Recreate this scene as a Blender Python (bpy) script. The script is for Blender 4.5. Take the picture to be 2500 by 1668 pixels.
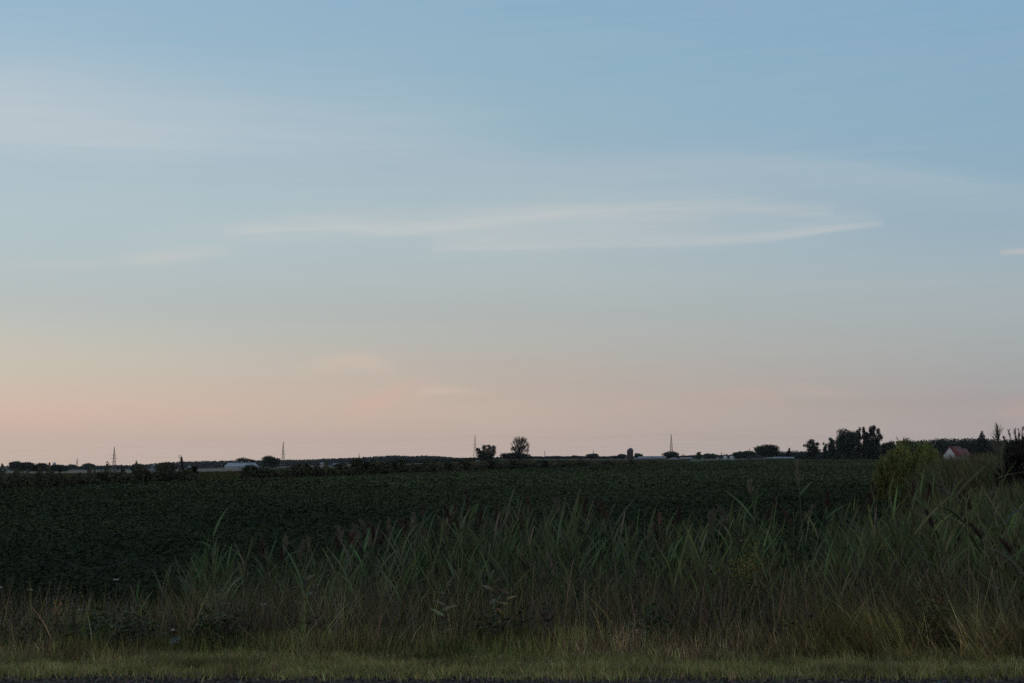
import bpy, math, random
import numpy as np

# ------------------------------------------------------------------ camera
for o in list(bpy.data.objects):
    bpy.data.objects.remove(o)
S = bpy.context.scene
COL = S.collection
FPX = 3472.0                      # focal length in pixels of the 2500 px wide photograph
PITCH = math.atan(280 / FPX)
EYE = 1.6
cam_d = bpy.data.cameras.new('camera')
cam = bpy.data.objects.new('camera', cam_d)
COL.objects.link(cam)
cam_d.sensor_width = 36
cam_d.lens = 36 * FPX / 2500
cam_d.clip_start = 0.1
cam_d.clip_end = 30000
cam.location = (0, 0, EYE)
cam.rotation_euler = (math.pi / 2 + PITCH, 0, 0)
S.camera = cam
S.view_settings.view_transform = 'Standard'
S.view_settings.look = 'None'
S.view_settings.exposure = 0
S.view_settings.gamma = 1
S.view_settings.use_curve_mapping = False
S.render.film_transparent = False
S.cycles.max_bounces = 5
S.cycles.diffuse_bounces = 3
S.cycles.glossy_bounces = 2
S.cycles.transmission_bounces = 3
S.cycles.volume_bounces = 0
S.cycles.use_denoising = False
S.cycles.use_adaptive_sampling = False

def ray(px, py):
    v = 834 - py
    return px - 1250, FPX * math.cos(PITCH) - v * math.sin(PITCH), FPX * math.sin(PITCH) + v * math.cos(PITCH)

def height_at(px, py, D):
    x, y, z = ray(px, py)
    return EYE + D * z / y

def across(px, D):                # lateral position at depth D (near the horizon)
    return (px - 1250) / (FPX * 1.0) * D

def lin(c):
    return tuple(((v / 255) / 12.92 if v / 255 <= 0.04045 else ((v / 255 + 0.055) / 1.055) ** 2.4) for v in c)

# ------------------------------------------------------------------ sky
W = bpy.data.worlds.new('World')
S.world = W
W.use_nodes = True
nt = W.node_tree
nt.nodes.clear()
N = nt.nodes.new
L = nt.links.new

def mth(op, a, b=None, clamp=False):
    n = N('ShaderNodeMath'); n.operation = op; n.use_clamp = clamp
    for i, v in enumerate((a, b)):
        if v is None: continue
        if isinstance(v, (int, float)): n.inputs[i].default_value = v
        else: L(v, n.inputs[i])
    return n.outputs[0]

def mixc(f, a, b):
    n = N('ShaderNodeMix'); n.data_type = 'RGBA'
    for s, v in ((n.inputs[0], f), (n.inputs[6], a), (n.inputs[7], b)):
        if isinstance(v, (int, float)): s.default_value = v
        elif isinstance(v, tuple): s.default_value = (*v, 1)
        else: L(v, s)
    return n.outputs[2]

tc = N('ShaderNodeTexCoord')
sep = N('ShaderNodeSeparateXYZ'); L(tc.outputs['Generated'], sep.inputs[0])
dx, dy, dz = sep.outputs
hor = mth('SQRT', mth('MAXIMUM', mth('ADD', mth('MULTIPLY', dx, dx), mth('MULTIPLY', dy, dy)), 1e-6))
elev = mth('DIVIDE', dz, hor)                       # tangent of the elevation
azim = mth('ARCTAN2', dx, dy)                       # 0 ahead, negative to the left

def sky_uv(px, py):
    x, y, z = ray(px, py)
    return math.atan2(x, y), z / math.hypot(x, y)

VM = 0.60
def ramp(col_px, stops, top):
    r = N('ShaderNodeValToRGB')
    cr = r.color_ramp
    pts = []
    for py, c in stops:
        pts.append((max(0, sky_uv(col_px, py)[1]) / VM, lin(c)))
    pts.sort()
    pts.append((1.0, lin(top)))
    while len(cr.elements) > 1: cr.elements.remove(cr.elements[-1])
    cr.elements[0].position = pts[0][0]; cr.elements[0].color = (*pts[0][1], 1)
    for p, c in pts[1:]:
        e = cr.elements.new(min(p, 1)); e.color = (*c, 1)
    L(mth('DIVIDE', elev, VM, True), r.inputs[0])
    return r.outputs[0]

LEFT = [(1114, (206, 184, 169)), (1080, (208, 184, 169)), (1040, (211, 184, 168)), (1000, (214, 187, 169)), (950, (209, 190, 173)),
        (900, (203, 193, 177)), (850, (198, 194, 182)), (800, (192, 194, 186)), (720, (184, 191, 190)), (620, (178, 194, 197)), (520, (176, 196, 202)),
        (400, (172, 192, 202)), (250, (166, 190, 204)), (120, (159, 187, 205)), (0, (151, 183, 205))]
MID = [(1114, (196, 177, 167)), (1060, (194, 175, 163)), (1000, (194, 176, 162)), (940, (188, 174, 163)), (880, (184, 177, 169)), (820, (179, 180, 175)),
       (760, (174, 181, 179)), (680, (176, 187, 188)), (600, (173, 189, 194)), (500, (166, 186, 194)), (400, (156, 181, 196)), (300, (149, 180, 196)), (150, (143, 177, 197)), (0, (138, 174, 198))]
RIGHT = [(1114, (176, 165, 162)), (1050, (172, 162, 160)), (980, (164, 157, 156)), (920, (163, 163, 163)), (840, (164, 170, 170)), (760, (166, 175, 178)),
         (680, (163, 178, 184)), (600, (154, 176, 188)), (520, (147, 173, 189)), (430, (142, 173, 192)), (300, (138, 172, 194)), (0, (133, 170, 197))]
cl, cm, cr_ = ramp(0, LEFT, (150, 172, 200)), ramp(1250, MID, (146, 168, 198)), ramp(2500, RIGHT, (142, 164, 194))
a0 = math.atan2(-1250, FPX)
fl = mth('MULTIPLY', azim, 1 / a0, True)
frr = mth('MULTIPLY', azim, -1 / a0, True)
sky = mixc(frr, mixc(fl, cm, cl), cr_)

def curve_node(x_in, pts, u0, u1):
    """piecewise curve through (u, value 0..1) points"""
    n = N('ShaderNodeFloatCurve')
    m = mth('DIVIDE', mth('SUBTRACT', x_in, u0), u1 - u0, True)
    L(m, n.inputs['Value'])
    c = n.mapping.curves[0]
    ps = [((u - u0) / (u1 - u0), v) for u, v in pts]
    c.points[0].location = ps[0]; c.points[1].location = ps[-1]
    for p in ps[1:-1]: c.points.new(*p)
    n.mapping.update()
    return n.outputs[0]

# fine fibre noise for the cirrus, stretched along the horizon
cmb = N('ShaderNodeCombineXYZ')
L(mth('MULTIPLY', azim, 9.0), cmb.inputs[0]); L(mth('MULTIPLY', mth('ADD', elev, mth('MULTIPLY', azim, -0.03)), 130.0), cmb.inputs[1])
nz = N('ShaderNodeTexNoise'); nz.inputs['Scale'].default_value = 1.0; nz.inputs['Detail'].default_value = 8; nz.inputs['Roughness'].default_value = .68
nz.inputs['Distortion'].default_value = 0.4
L(cmb.outputs[0], nz.inputs[0])
fib = mth('MULTIPLY', mth('SUBTRACT', nz.outputs[0], 0.33), 2.9, True)

cmb2 = N('ShaderNodeCombineXYZ')
L(mth('MULTIPLY', azim, 3.0), cmb2.inputs[0]); L(mth('MULTIPLY', elev, 16.0), cmb2.inputs[1])
nz2 = N('ShaderNodeTexNoise'); nz2.inputs['Scale'].default_value = 1.0; nz2.inputs['Detail'].default_value = 3
L(cmb2.outputs[0], nz2.inputs[0])
veil = mth('MULTIPLY', mth('SUBTRACT', nz2.outputs[0], 0.42), 1.6, True)
sky = mixc(mth('MULTIPLY', veil, 0.10), sky, lin((196, 194, 192)))
sky = mixc(mth('MULTIPLY', fib, 0.06), sky, lin((204, 202, 200)))

# cirrus: (pixels along the streak, half widths up/down, strength along it, colour, fibre amount)
STREAKS = [
    ([(1000, 590), (1250, 566), (1500, 556), (1750, 548), (2000, 540), (2150, 540)], 62, 44, [0, .30, .40, .36, .22, 0], (196, 199, 199), .55),
    ([(200, 600), (560, 580), (800, 560), (950, 560), (1250, 545), (1600, 520), (1900, 520)], 48, 26, [0, .24, .36, .34, .26, .14, 0], (200, 203, 202), .6),
    ([(540, 574), (800, 556), (950, 567), (1250, 536), (1500, 514), (1720, 502), (1900, 514), (2040, 524)], 22, 9, [0, .55, .48, .50, .34, .34, .34, 0], (207, 205, 202), .7),
    ([(1050, 609), (1150, 606), (1400, 602), (1700, 597), (1900, 584), (2040, 562), (2160, 548)], 20, 6, [0, .48, .34, .38, .45, .40, 0], (206, 204, 202), .5),
    ([(290, 636), (400, 630), (480, 624), (580, 616)], 17, 11, [0, .55, .45, 0], (207, 203, 199), .6),
    ([(-60, 655), (200, 642), (360, 640), (620, 640)], 20, 14, [.2, .26, .18, 0], (202, 200, 198), .3),
    ([(-300, 300), (0, 318), (260, 346), (620, 350), (900, 340), (1350, 372)], 125, 44, [.55, .55, .46, .32, .24, 0], (202, 206, 209), .4),
    ([(-300, 250), (0, 225), (400, 250), (900, 340)], 70, 90, [.30, .28, .16, 0], (194, 203, 209), .2),
    ([(500, 395), (1000, 400), (1500, 400), (1900, 402), (2200, 432), (2500, 472), (2800, 500)], 26, 62, [0, .20, .30, .36, .36, .24, .2], (184, 194, 199), .25),
    ([(-300, 470), (100, 470), (700, 460), (1300, 470), (1900, 480)], 60, 70, [.25, .22, .22, .16, 0], (184, 198, 202), .3),
    ([(2440, 616), (2490, 613), (2600, 612), (2700, 612)], 8, 7, [0, .6, .5, 0], (202, 194, 188), .5),
    ([(700, 905), (840, 884), (900, 886), (980, 915)], 20, 26, [0, .42, .42, 0], (216, 192, 173), .4),
    ([(820, 1010), (920, 985), (1000, 955), (1080, 945)], 26, 26, [0, .50, .30, 0], (216, 174, 160), .5),
    ([(1010, 968), (1060, 958), (1160, 960), (1220, 966)], 9, 8, [0, .45, .25, 0], (216, 196, 178), .5),
    ([(1620, 975), (1780, 966), (1860, 962), (1920, 985)], 18, 20, [0, .32, .40, 0], (200, 172, 160), .5),
    ([(1900, 965), (1960, 952), (2010, 960), (2120, 962)], 14, 12, [0, .38, .32, 0], (196, 173, 163), .5),
    ([(1450, 1010), (1520, 990), (1600, 992), (1700, 1004)], 14, 18, [0, .22, .22, 0], (200, 174, 162), .5),
    ([(2430, 1010), (2490, 996), (2560, 990), (2700, 1010)], 22, 26, [0, .45, .45, 0], (192, 163, 154), .4),
    ([(-300, 1012), (60, 1012), (330, 1000), (640, 1005)], 40, 30, [.3, .26, .18, 0], (214, 178, 163), .5),
    ([(-100, 850), (400, 880), (900, 940), (1300, 990)], 40, 60, [.18, .16, .12, 0], (207, 194, 175), .3),
]
for pts, up, dn, amp, colr, fb in STREAKS:
    uv = [sky_uv(*p) for p in pts]
    u0, u1 = uv[0][0], uv[-1][0]
    c = mth('MULTIPLY', curve_node(azim, [(u, v / .4) for u, v in uv], u0, u1), .4)
    am = curve_node(azim, [(u, a) for (u, _), a in zip(uv, amp)], u0, u1)
    wob = mth('MULTIPLY', mth('SUBTRACT', nz2.outputs[0], .5), .010)
    d = mth('SUBTRACT', mth('ADD', elev, wob), c)
    dd = mth('ADD', mth('DIVIDE', mth('MAXIMUM', d, 0), up / FPX), mth('DIVIDE', mth('MULTIPLY', mth('MINIMUM', d, 0), -1), dn / FPX))
    g = mth('EXPONENT', mth('MULTIPLY', mth('MULTIPLY', dd, dd), -0.9))
    inside = mth('MULTIPLY', mth('GREATER_THAN', azim, u0 if amp[0] == 0 else -1.2), mth('LESS_THAN', azim, u1))
    f = mth('MULTIPLY', mth('MULTIPLY', g, am), mth('ADD', 1 - fb, mth('MULTIPLY', fib, fb)))
    sky = mixc(mth('MULTIPLY', f, inside, True), sky, lin(colr))

# unseen behind the camera, a neutral grey sky raised to light the foreground; overhead it passes into the physical sky
back = mth('MULTIPLY', mth('SUBTRACT', 1.0, dy), 0.5, True)
sky = mixc(mth('MULTIPLY', mth('POWER', back, 1.8), 1.0, True), sky, (0.46, 0.45, 0.47))
nish = N('ShaderNodeTexSky'); nish.sky_type = 'NISHITA'; nish.sun_disc = False
SUN_EL, SUN_AZ = math.radians(2.0), math.radians(-48)      # low, ahead to the left
nish.sun_elevation = SUN_EL; nish.sun_rotation = SUN_AZ
ns = N('ShaderNodeMix'); ns.data_type = 'RGBA'; ns.blend_type = 'MULTIPLY'; ns.inputs[0].default_value = 1
L(nish.outputs[0], ns.inputs[6]); ns.inputs[7].default_value = (.35, .33, .30, 1)
sky = mixc(mth('MULTIPLY', mth('SUBTRACT', elev, VM), 0.8, True), sky, ns.outputs[2])
bg = N('ShaderNodeBackground'); bg.inputs[1].default_value = 1.0
L(sky, bg.inputs[0])
wo = N('ShaderNodeOutputWorld'); L(bg.outputs[0], wo.inputs[0])
W.cycles.sampling_method = 'MANUAL'
W.cycles.sample_map_resolution = 512

sun_d = bpy.data.lights.new('sun', 'SUN')
sun_d.energy = 0.10
sun_d.angle = math.radians(12)
sun_d.color = (1.0, .72, .5)
sun = bpy.data.objects.new('sun', sun_d); COL.objects.link(sun)
from mathutils import Vector
sv = Vector((math.sin(SUN_AZ) * math.cos(math.radians(9)), math.cos(SUN_AZ) * math.cos(math.radians(9)), math.sin(math.radians(9))))
sun.rotation_euler = sv.to_track_quat('Z', 'Y').to_euler()

# ------------------------------------------------------------------ helpers
R = np.random.default_rng(7)

def tag(o, label=None, cat=None, group=None, kind=None):
    if label: o['label'] = label
    if cat: o['category'] = cat
    if group: o['group'] = group
    if kind: o['kind'] = kind
    return o

class Batch:
    def __init__(s): s.v, s.q, s.t, s.n = [], [], [], 0
    def add(s, v, q, t):
        v = np.asarray(v, np.float32).reshape(-1, 3); q = np.asarray(q, np.int32).reshape(-1, 4)
        t = np.asarray(t, np.float32)
        if t.ndim == 1: t = np.tile(t, (len(v), 1))
        s.v.append(v); s.q.append(q + s.n); s.t.append(t); s.n += len(v)
        return s
    def build(s, name, mat, parent=None, loc=(0, 0, 0), smooth=False):
        v = np.concatenate(s.v) - np.array(loc, np.float32); q = np.concatenate(s.q); t = np.concatenate(s.t)
        me = bpy.data.meshes.new(name)
        me.vertices.add(len(v)); me.vertices.foreach_set('co', v.ravel())
        me.loops.add(len(q) * 4); me.loops.foreach_set('vertex_index', q.ravel())
        me.polygons.add(len(q)); me.polygons.foreach_set('loop_start', np.arange(0, len(q) * 4, 4, dtype=np.int32))
        if smooth: me.polygons.foreach_set('use_smooth', np.ones(len(q), bool))
        a = me.color_attributes.new('tint', 'FLOAT_COLOR', 'POINT')
        a.data.foreach_set('color', np.concatenate([t, np.ones((len(t), 1), np.float32)], 1).ravel())
        me.update(calc_edges=True)
        me.materials.append(mat)
        o = bpy.data.objects.new(name, me); COL.objects.link(o)
        o.location = loc
        if parent is not None:
            o.parent = parent; o.location = tuple(np.array(loc) - np.array(parent.location))
        return o

def empty(name, loc, label, cat, group=None):
    o = bpy.data.objects.new(name, None); COL.objects.link(o); o.location = loc
    return tag(o, label, cat, group)

def jit(base, n, amount=.25, hue=.12, rng=None):
    """n pigment colours round a base colour"""
    rng = rng or R
    b = np.array(base, np.float32)
    k = rng.normal(1, amount, (n, 1)).clip(.35, 1.9)
    h = rng.normal(1, hue, (n, 3)).clip(.6, 1.5)
    return (b * k * h).astype(np.float32)

def blades(B, base, h, w, az, th0, bend, tint, K=3, prof='grass', side=None, rng=None):
    base = np.asarray(base, np.float32); n = len(base)
    s = np.linspace(0, 1, K + 1)
    d = np.stack([np.cos(az), np.sin(az), np.zeros(n)], 1)
    sa = az + math.pi / 2 if side is None else side
    sd = np.stack([np.cos(sa), np.sin(sa), np.zeros(n)], 1)
    P = [base]
    for k in range(K):
        th = th0 + bend * (s[k] + s[k + 1]) / 2
        P.append(P[-1] + (h / K)[:, None] * (np.sin(th)[:, None] * d + np.cos(th)[:, None] * np.array([0, 0, 1.])))
    P = np.stack(P, 1)
    pr = {'grass': 1 - .92 * s ** 1.6, 'leaf': np.clip(np.sin(np.pi * (s * .86 + .12)) ** .8, .06, 1), 'stem': 1 - .5 * s,
          'plume': np.clip(np.sin(np.pi * (s * .9 + .08)), .1, 1)}[prof]
    off = (w[:, None] * pr[None])[:, :, None] * sd[:, None] * .5
    V = np.stack([P - off, P + off], 2).reshape(-1, 3)
    m = 2 * (K + 1)
    q = np.array([[2 * k, 2 * k + 1, 2 * k + 3, 2 * k + 2] for k in range(K)])
    Q = (np.arange(n)[:, None, None] * m + q[None]).reshape(-1, 4)
    B.add(V, Q, np.repeat(tint, m, 0))
    return P

def cards(B, c, size, tint, up=.0, aspect=.6, rng=None):
    """pointed leaf faces at random angles; up>0 turns them towards the sky"""
    rng = rng or R
    n = len(c)
    nv = rng.normal(size=(n, 3)); nv /= np.linalg.norm(nv, axis=1, keepdims=True)
    nv[:, 2] = np.abs(nv[:, 2]) + up; nv /= np.linalg.norm(nv, axis=1, keepdims=True)
    a = np.cross(nv, rng.normal(size=(n, 3))); a /= np.linalg.norm(a, axis=1, keepdims=True)
    b = np.cross(nv, a)
    s = (np.asarray(size) * np.ones(n))[:, None]
    V = np.stack([c - a * s * .5, c + b * s * .5 * aspect - a * s * .08, c + a * s * .5, c - b * s * .5 * aspect - a * s * .08], 1).reshape(-1, 3)
    B.add(V, np.arange(n * 4).reshape(-1, 4), np.repeat(tint, 4, 0))

def tube(B, pts, rad, tint, sides=5):
    pts = np.asarray(pts, float); k = len(pts)
    V = []
    for i in range(k):
        t = pts[min(i + 1, k - 1)] - pts[max(i - 1, 0)]
        t /= (np.linalg.norm(t) + 1e-9)
        ref = np.array([0, 1., 0]) if abs(t[1]) < .9 else np.array([1., 0, 0])
        a = np.cross(t, ref); a /= np.linalg.norm(a); b = np.cross(t, a)
        for j in range(sides):
            an = 2 * math.pi * j / sides
            V.append(pts[i] + rad[i] * (math.cos(an) * a + math.sin(an) * b))
    Q = [[i * sides + j, i * sides + (j + 1) % sides, (i + 1) * sides + (j + 1) % sides, (i + 1) * sides + j] for i in range(k - 1) for j in range(sides)]
    B.add(V, Q, tint)

def box(B, x0, x1, y0, y1, z0, z1, tint):
    V = [(x, y, z) for z in (z0, z1) for y in (y0, y1) for x in (x0, x1)]
    B.add(V, [[0, 2, 3, 1], [4, 5, 7, 6], [0, 1, 5, 4], [2, 6, 7, 3], [0, 4, 6, 2], [1, 3, 7, 5]], tint)

def vnoise(x, y, seed=0):
    """smooth value noise, about -1..1"""
    x = np.asarray(x, float); y = np.asarray(y, float)
    xi = np.floor(x).astype(np.int64); yi = np.floor(y).astype(np.int64)
    fx = x - xi; fy = y - yi; fx = fx * fx * (3 - 2 * fx); fy = fy * fy * (3 - 2 * fy)
    def hsh(a, b):
        v = np.sin(a * 127.1 + b * 311.7 + seed * 74.7) * 43758.5453
        return (v - np.floor(v)) * 2 - 1
    return (hsh(xi, yi) * (1 - fx) + hsh(xi + 1, yi) * fx) * (1 - fy) + (hsh(xi, yi + 1) * (1 - fx) + hsh(xi + 1, yi + 1) * fx) * fy

def sstep(a, b, x):
    t = np.clip((np.asarray(x, float) - a) / (b - a), 0, 1); return t * t * (3 - 2 * t)

# ------------------------------------------------------------------ materials
def leaf_mat(name, rough=.55, spec=.3, trans=.25):
    m = bpy.data.materials.new(name); m.use_nodes = True
    t = m.node_tree; t.nodes.clear()
    at = t.nodes.new('ShaderNodeAttribute'); at.attribute_name = 'tint'
    p = t.nodes.new('ShaderNodeBsdfPrincipled'); p.inputs['Roughness'].default_value = rough
    p.inputs['Specular IOR Level'].default_value = spec
    tr = t.nodes.new('ShaderNodeBsdfTranslucent'); mx = t.nodes.new('ShaderNodeMixShader'); mx.inputs[0].default_value = trans
    o = t.nodes.new('ShaderNodeOutputMaterial')
    t.links.new(at.outputs[0], p.inputs['Base Color']); t.links.new(at.outputs[0], tr.inputs[0])
    t.links.new(p.outputs[0], mx.inputs[1]); t.links.new(tr.outputs[0], mx.inputs[2]); t.links.new(mx.outputs[0], o.inputs[0])
    return m

def solid_mat(name, rough=.7, metal=0, nscale=3.0, namt=.35, bump=0.0):
    """vertex pigment broken up by object-space noise"""
    m = bpy.data.materials.new(name); m.use_nodes = True
    t = m.node_tree; p = t.nodes['Principled BSDF']
    p.inputs['Specular IOR Level'].default_value = .2
    p.inputs['Roughness'].default_value = rough; p.inputs['Metallic'].default_value = metal
    at = t.nodes.new('ShaderNodeAttribute'); at.attribute_name = 'tint'
    tx = t.nodes.new('ShaderNodeTexCoord'); n = t.nodes.new('ShaderNodeTexNoise'); n.inputs['Scale'].default_value = nscale; n.inputs['Detail'].default_value = 6
    t.links.new(tx.outputs['Object'], n.inputs[0])
    mr = t.nodes.new('ShaderNodeMapRange'); mr.inputs[1].default_value = .3; mr.inputs[2].default_value = .7
    mr.inputs[3].default_value = 1 - namt; mr.inputs[4].default_value = 1 + namt
    t.links.new(n.outputs[0], mr.inputs[0])
    mx = t.nodes.new('ShaderNodeVectorMath'); mx.operation = 'SCALE'
    t.links.new(at.outputs[0], mx.inputs[0]); t.links.new(mr.outputs[0], mx.inputs['Scale']); t.links.new(mx.outputs[0], p.inputs['Base Color'])
    if bump:
        b = t.nodes.new('ShaderNodeBump'); b.inputs['Strength'].default_value = bump; b.inputs['Distance'].default_value = .05
        t.links.new(n.outputs[0], b.inputs['Height']); t.links.new(b.outputs[0], p.inputs['Normal'])
    return m

M_LEAF = leaf_mat('leaf')
M_SOY = leaf_mat('soy_leaf', .8, .03, .12)
M_REED = leaf_mat('reed_leaf', .5, .3, .25)
M_DRY = leaf_mat('dry_stalk', .8, .1, .2)
M_CROWN = leaf_mat('tree_leaf', .65, .2, .15)
M_BARK = solid_mat('bark', .9, 0, 4, .4, .5)
M_PAINT = solid_mat('weathered_paint', .6, 0, 1.2, .18)
M_ROOF = solid_mat('sheet_roof', .45, .0, .8, .2)
M_STEEL = solid_mat('galvanised_steel', .5, .3, 2, .15)
M_GROUND = solid_mat('soil_and_turf', .95, 0, .35, .45, .3)
M_GRAVEL = solid_mat('gravel', .9, 0, 45, .5, .8)
M_FAR = solid_mat('far_field_ground', .95, 0, .02, .25)

# ------------------------------------------------------------------ terrain
def hedge_x(Y): return -24.5 + (Y - 68) * .235          # the hedgerow line on the far side of the soy
def slope_at(t): return np.interp(t, [-.5, -.36, -.25, -.2, -.13, -.07, 0.0, 1], [.0086, .0083, .0080, .0068, .0050, .0024, .0, .0])

def ground_z(X, Y):
    X = np.asarray(X, float); Y = np.asarray(Y, float)
    z = np.interp(Y, [-60, -45, -12, -3, 9.0, 10.6, 11.6, 12.6, 13.6, 14.8, 16.2, 17.2, 22], [-.9, -.6, -.6, 0, 0, -.02, -.05, -.30, -.62, -.75, -.72, -.6, -.6])
    beyond = sstep(0, 14, hedge_x(Y) - X) * sstep(60, 90, Y)
    far = sstep(600, 900, Y)
    k = np.maximum(beyond, far)
    t = X / np.maximum(Y, 1)
    z = z - k * slope_at(t) * Y
    return z

def gz(X, Y): return float(ground_z(X, Y))

def graded(lo, hi, fine, step, grow):
    out = []; v = 0
    a = fine
    while a < hi: out.append(a); step *= grow; a += step
    return out + [hi]

ys = list(np.arange(-60, 9, 3.0)) + list(np.arange(9, 23, .4)) + graded(0, 4500, 23, 1.0, 1.035)
xp = list(np.arange(0, 12, 1.0)) + graded(0, 3600, 12, 1.0, 1.05)
xs = sorted([-x for x in xp[1:]] + xp)
XX, YY = np.meshgrid(xs, ys)
ZZ = ground_z(XX, YY)
nY, nX = XX.shape
V = np.stack([XX, YY, ZZ], 2).reshape(-1, 3)
I = np.arange(nX * nY).reshape(nY, nX)
Q = np.stack([I[:-1, :-1], I[:-1, 1:], I[1:, 1:], I[1:, :-1]], -1).reshape(-1, 4)
turf, soil, farc = np.array([.045, .055, .022]), np.array([.05, .04, .03]), np.array([.034, .042, .024])
wf = sstep(60, 200, V[:, 1])[:, None]; ws = sstep(16, 18, V[:, 1])[:, None]
tint = (turf * (1 - ws) + soil * ws) * (1 - wf) + farc * wf
tint = tint * (1 + .25 * vnoise(V[:, 0] / 90, V[:, 1] / 140, 3))[:, None]
Batch().add(V, Q, tint).build('ground', M_GROUND, smooth=True)['kind'] = 'structure'

def sheet(name, x0, x1, y0, y1, dz, tint, mat, nx=40, ny=6):
    gx, gy = np.meshgrid(np.linspace(x0, x1, nx), np.linspace(y0, y1, ny))
    v = np.stack([gx, gy, ground_z(gx, gy) + dz], 2).reshape(-1, 3)
    i = np.arange(nx * ny).reshape(ny, nx)
    q = np.stack([i[:-1, :-1], i[:-1, 1:], i[1:, 1:], i[1:, :-1]], -1).reshape(-1, 4)
    o = Batch().add(v, q, np.array(tint)).build(name, mat); o['kind'] = 'structure'
    return o

sheet('road', -400, 400, -3.0, 8.9, .012, (.05, .05, .052), M_GRAVEL, 60, 8)
sheet('gravel_shoulder', -400, 400, 8.9, 10.62, .006, (.055, .047, .045), M_GRAVEL, 60, 4)
# loose stones on the shoulder
n = 5200
sx = R.uniform(-6, 6, n); sy = 9.6 + 1.15 * R.random(n) ** .7
B = Batch(); ssz = R.uniform(.005, .018, n)
c = np.stack([sx, sy, ground_z(sx, sy) + .014], 1)
oct_ = np.array([[1, 0, 0], [0, 1, 0], [-1, 0, 0], [0, -1, 0], [0, 0, .8]])
r_ = R.uniform(.6, 1.3, (n, 5, 1))
Vs = c[:, None] + oct_[None] * r_ * ssz[:, None, None]
qs = np.array([[0, 1, 4, 4], [1, 2, 4, 4], [2, 3, 4, 4], [3, 0, 4, 4]])
# stones as low five-point pyramids (quads with a doubled tip are avoided by a small cap)
Vs = np.concatenate([Vs[:, :4], Vs[:, :4] * .0 + c[:, None] + oct_[None, :4] * .5 * ssz[:, None, None] + np.array([0, 0, 1]) * (ssz * .8)[:, None, None]], 1)
qs = np.array([[0, 1, 5, 4], [1, 2, 6, 5], [2, 3, 7, 6], [3, 0, 4, 7], [4, 5, 6, 7]])
B.add(Vs, (np.arange(n)[:, None, None] * 8 + qs[None]), np.repeat(jit((.085, .075, .072), n, .7), 8, 0))
tag(B.build('gravel_stones', M_GRAVEL), 'loose grey gravel stones along the edge of the road shoulder', 'gravel', kind='stuff')

# ------------------------------------------------------------------ soybean field
def canopy(X, Y):
    row = (X - .235 * Y) / .76
    return -.02 + .045 * np.cos(row * 2 * math.pi) * np.exp(-np.maximum(Y - 15, 0) / 60) + .07 * vnoise(X / .5, Y / .5, 1) + .06 * vnoise(X / 2.2, Y / 1.5, 2) + .05 * vnoise(X / 9, Y / 7, 4) + .09

fy = [16.9] + list(17.2 + np.cumsum(.16 * 1.021 ** np.arange(240)))
fy = [y for y in fy if y < 620] + [620]
ft = np.linspace(-.46, .46, 260)
FX, FY = np.meshgrid(ft, fy); FXw = FX * FY
FXw = np.maximum(FXw, hedge_x(FY) - 0)
FZ = canopy(FXw, FY) - .065
FZ[0] = -.62
FZ = np.where(FY < 17.1, -.62, FZ)
i = np.arange(FX.size).reshape(FX.shape)
q = np.stack([i[:-1, :-1], i[:-1, 1:], i[1:, 1:], i[1:, :-1]], -1).reshape(-1, 4)
v = np.stack([FXw, FY, FZ], 2).reshape(-1, 3)
B = Batch()
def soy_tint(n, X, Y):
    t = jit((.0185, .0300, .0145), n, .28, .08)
    patch = np.clip(vnoise(X / 30, Y / 60, 9) * .35 + sstep(24, 125, Y) * .85 + vnoise(X / 5, Y / 3, 12) * .2, 0, 1)[:, None]  # near leaves darker, far paler: view shading put into the pigment, plus random patches
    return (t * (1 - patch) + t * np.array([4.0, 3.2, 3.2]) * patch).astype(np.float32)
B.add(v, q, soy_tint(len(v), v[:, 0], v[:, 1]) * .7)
for a, b, dens, size in ((16.9, 26, 420, .055), (26, 38, 280, .065), (38, 70, 125, .095), (70, 150, 34, .17), (150, 300, 8.5, .34), (300, 620, 2.2, .7)):
    n = int(.46 * (b * b - a * a) * dens)
    Y = np.sqrt(R.uniform(a * a, b * b, n)); X = R.uniform(-.46, .46, n) * Y
    k = X > hedge_x(Y) - .3; X, Y = X[k], Y[k]; n = len(X)
    Z = canopy(X, Y) - .035 + R.normal(0, .028, n)
    # thin patch near the ditch at the left, where the soil is dark between plants
    keep = ~((np.hypot((X + 4.3) / 2.2, (Y - 20.5) / 1.0) < 1) & (R.random(n) < .6))
    X, Y, Z = X[keep], Y[keep], Z[keep]; n = len(X)
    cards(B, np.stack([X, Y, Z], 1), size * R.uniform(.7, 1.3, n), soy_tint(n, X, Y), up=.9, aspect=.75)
tag(B.build('soybean_plants', M_SOY), 'dense dark green soybean crop covering the wide flat field behind the roadside reeds', 'soybean crop', kind='stuff')

# ------------------------------------------------------------------ verge grass
def scatter(n, y0, y1, t=.43, pad=1.0):
    Y = R.uniform(y0, y1, n); X = R.uniform(-1, 1, n) * (t * Y + pad)
    return X, Y

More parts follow.
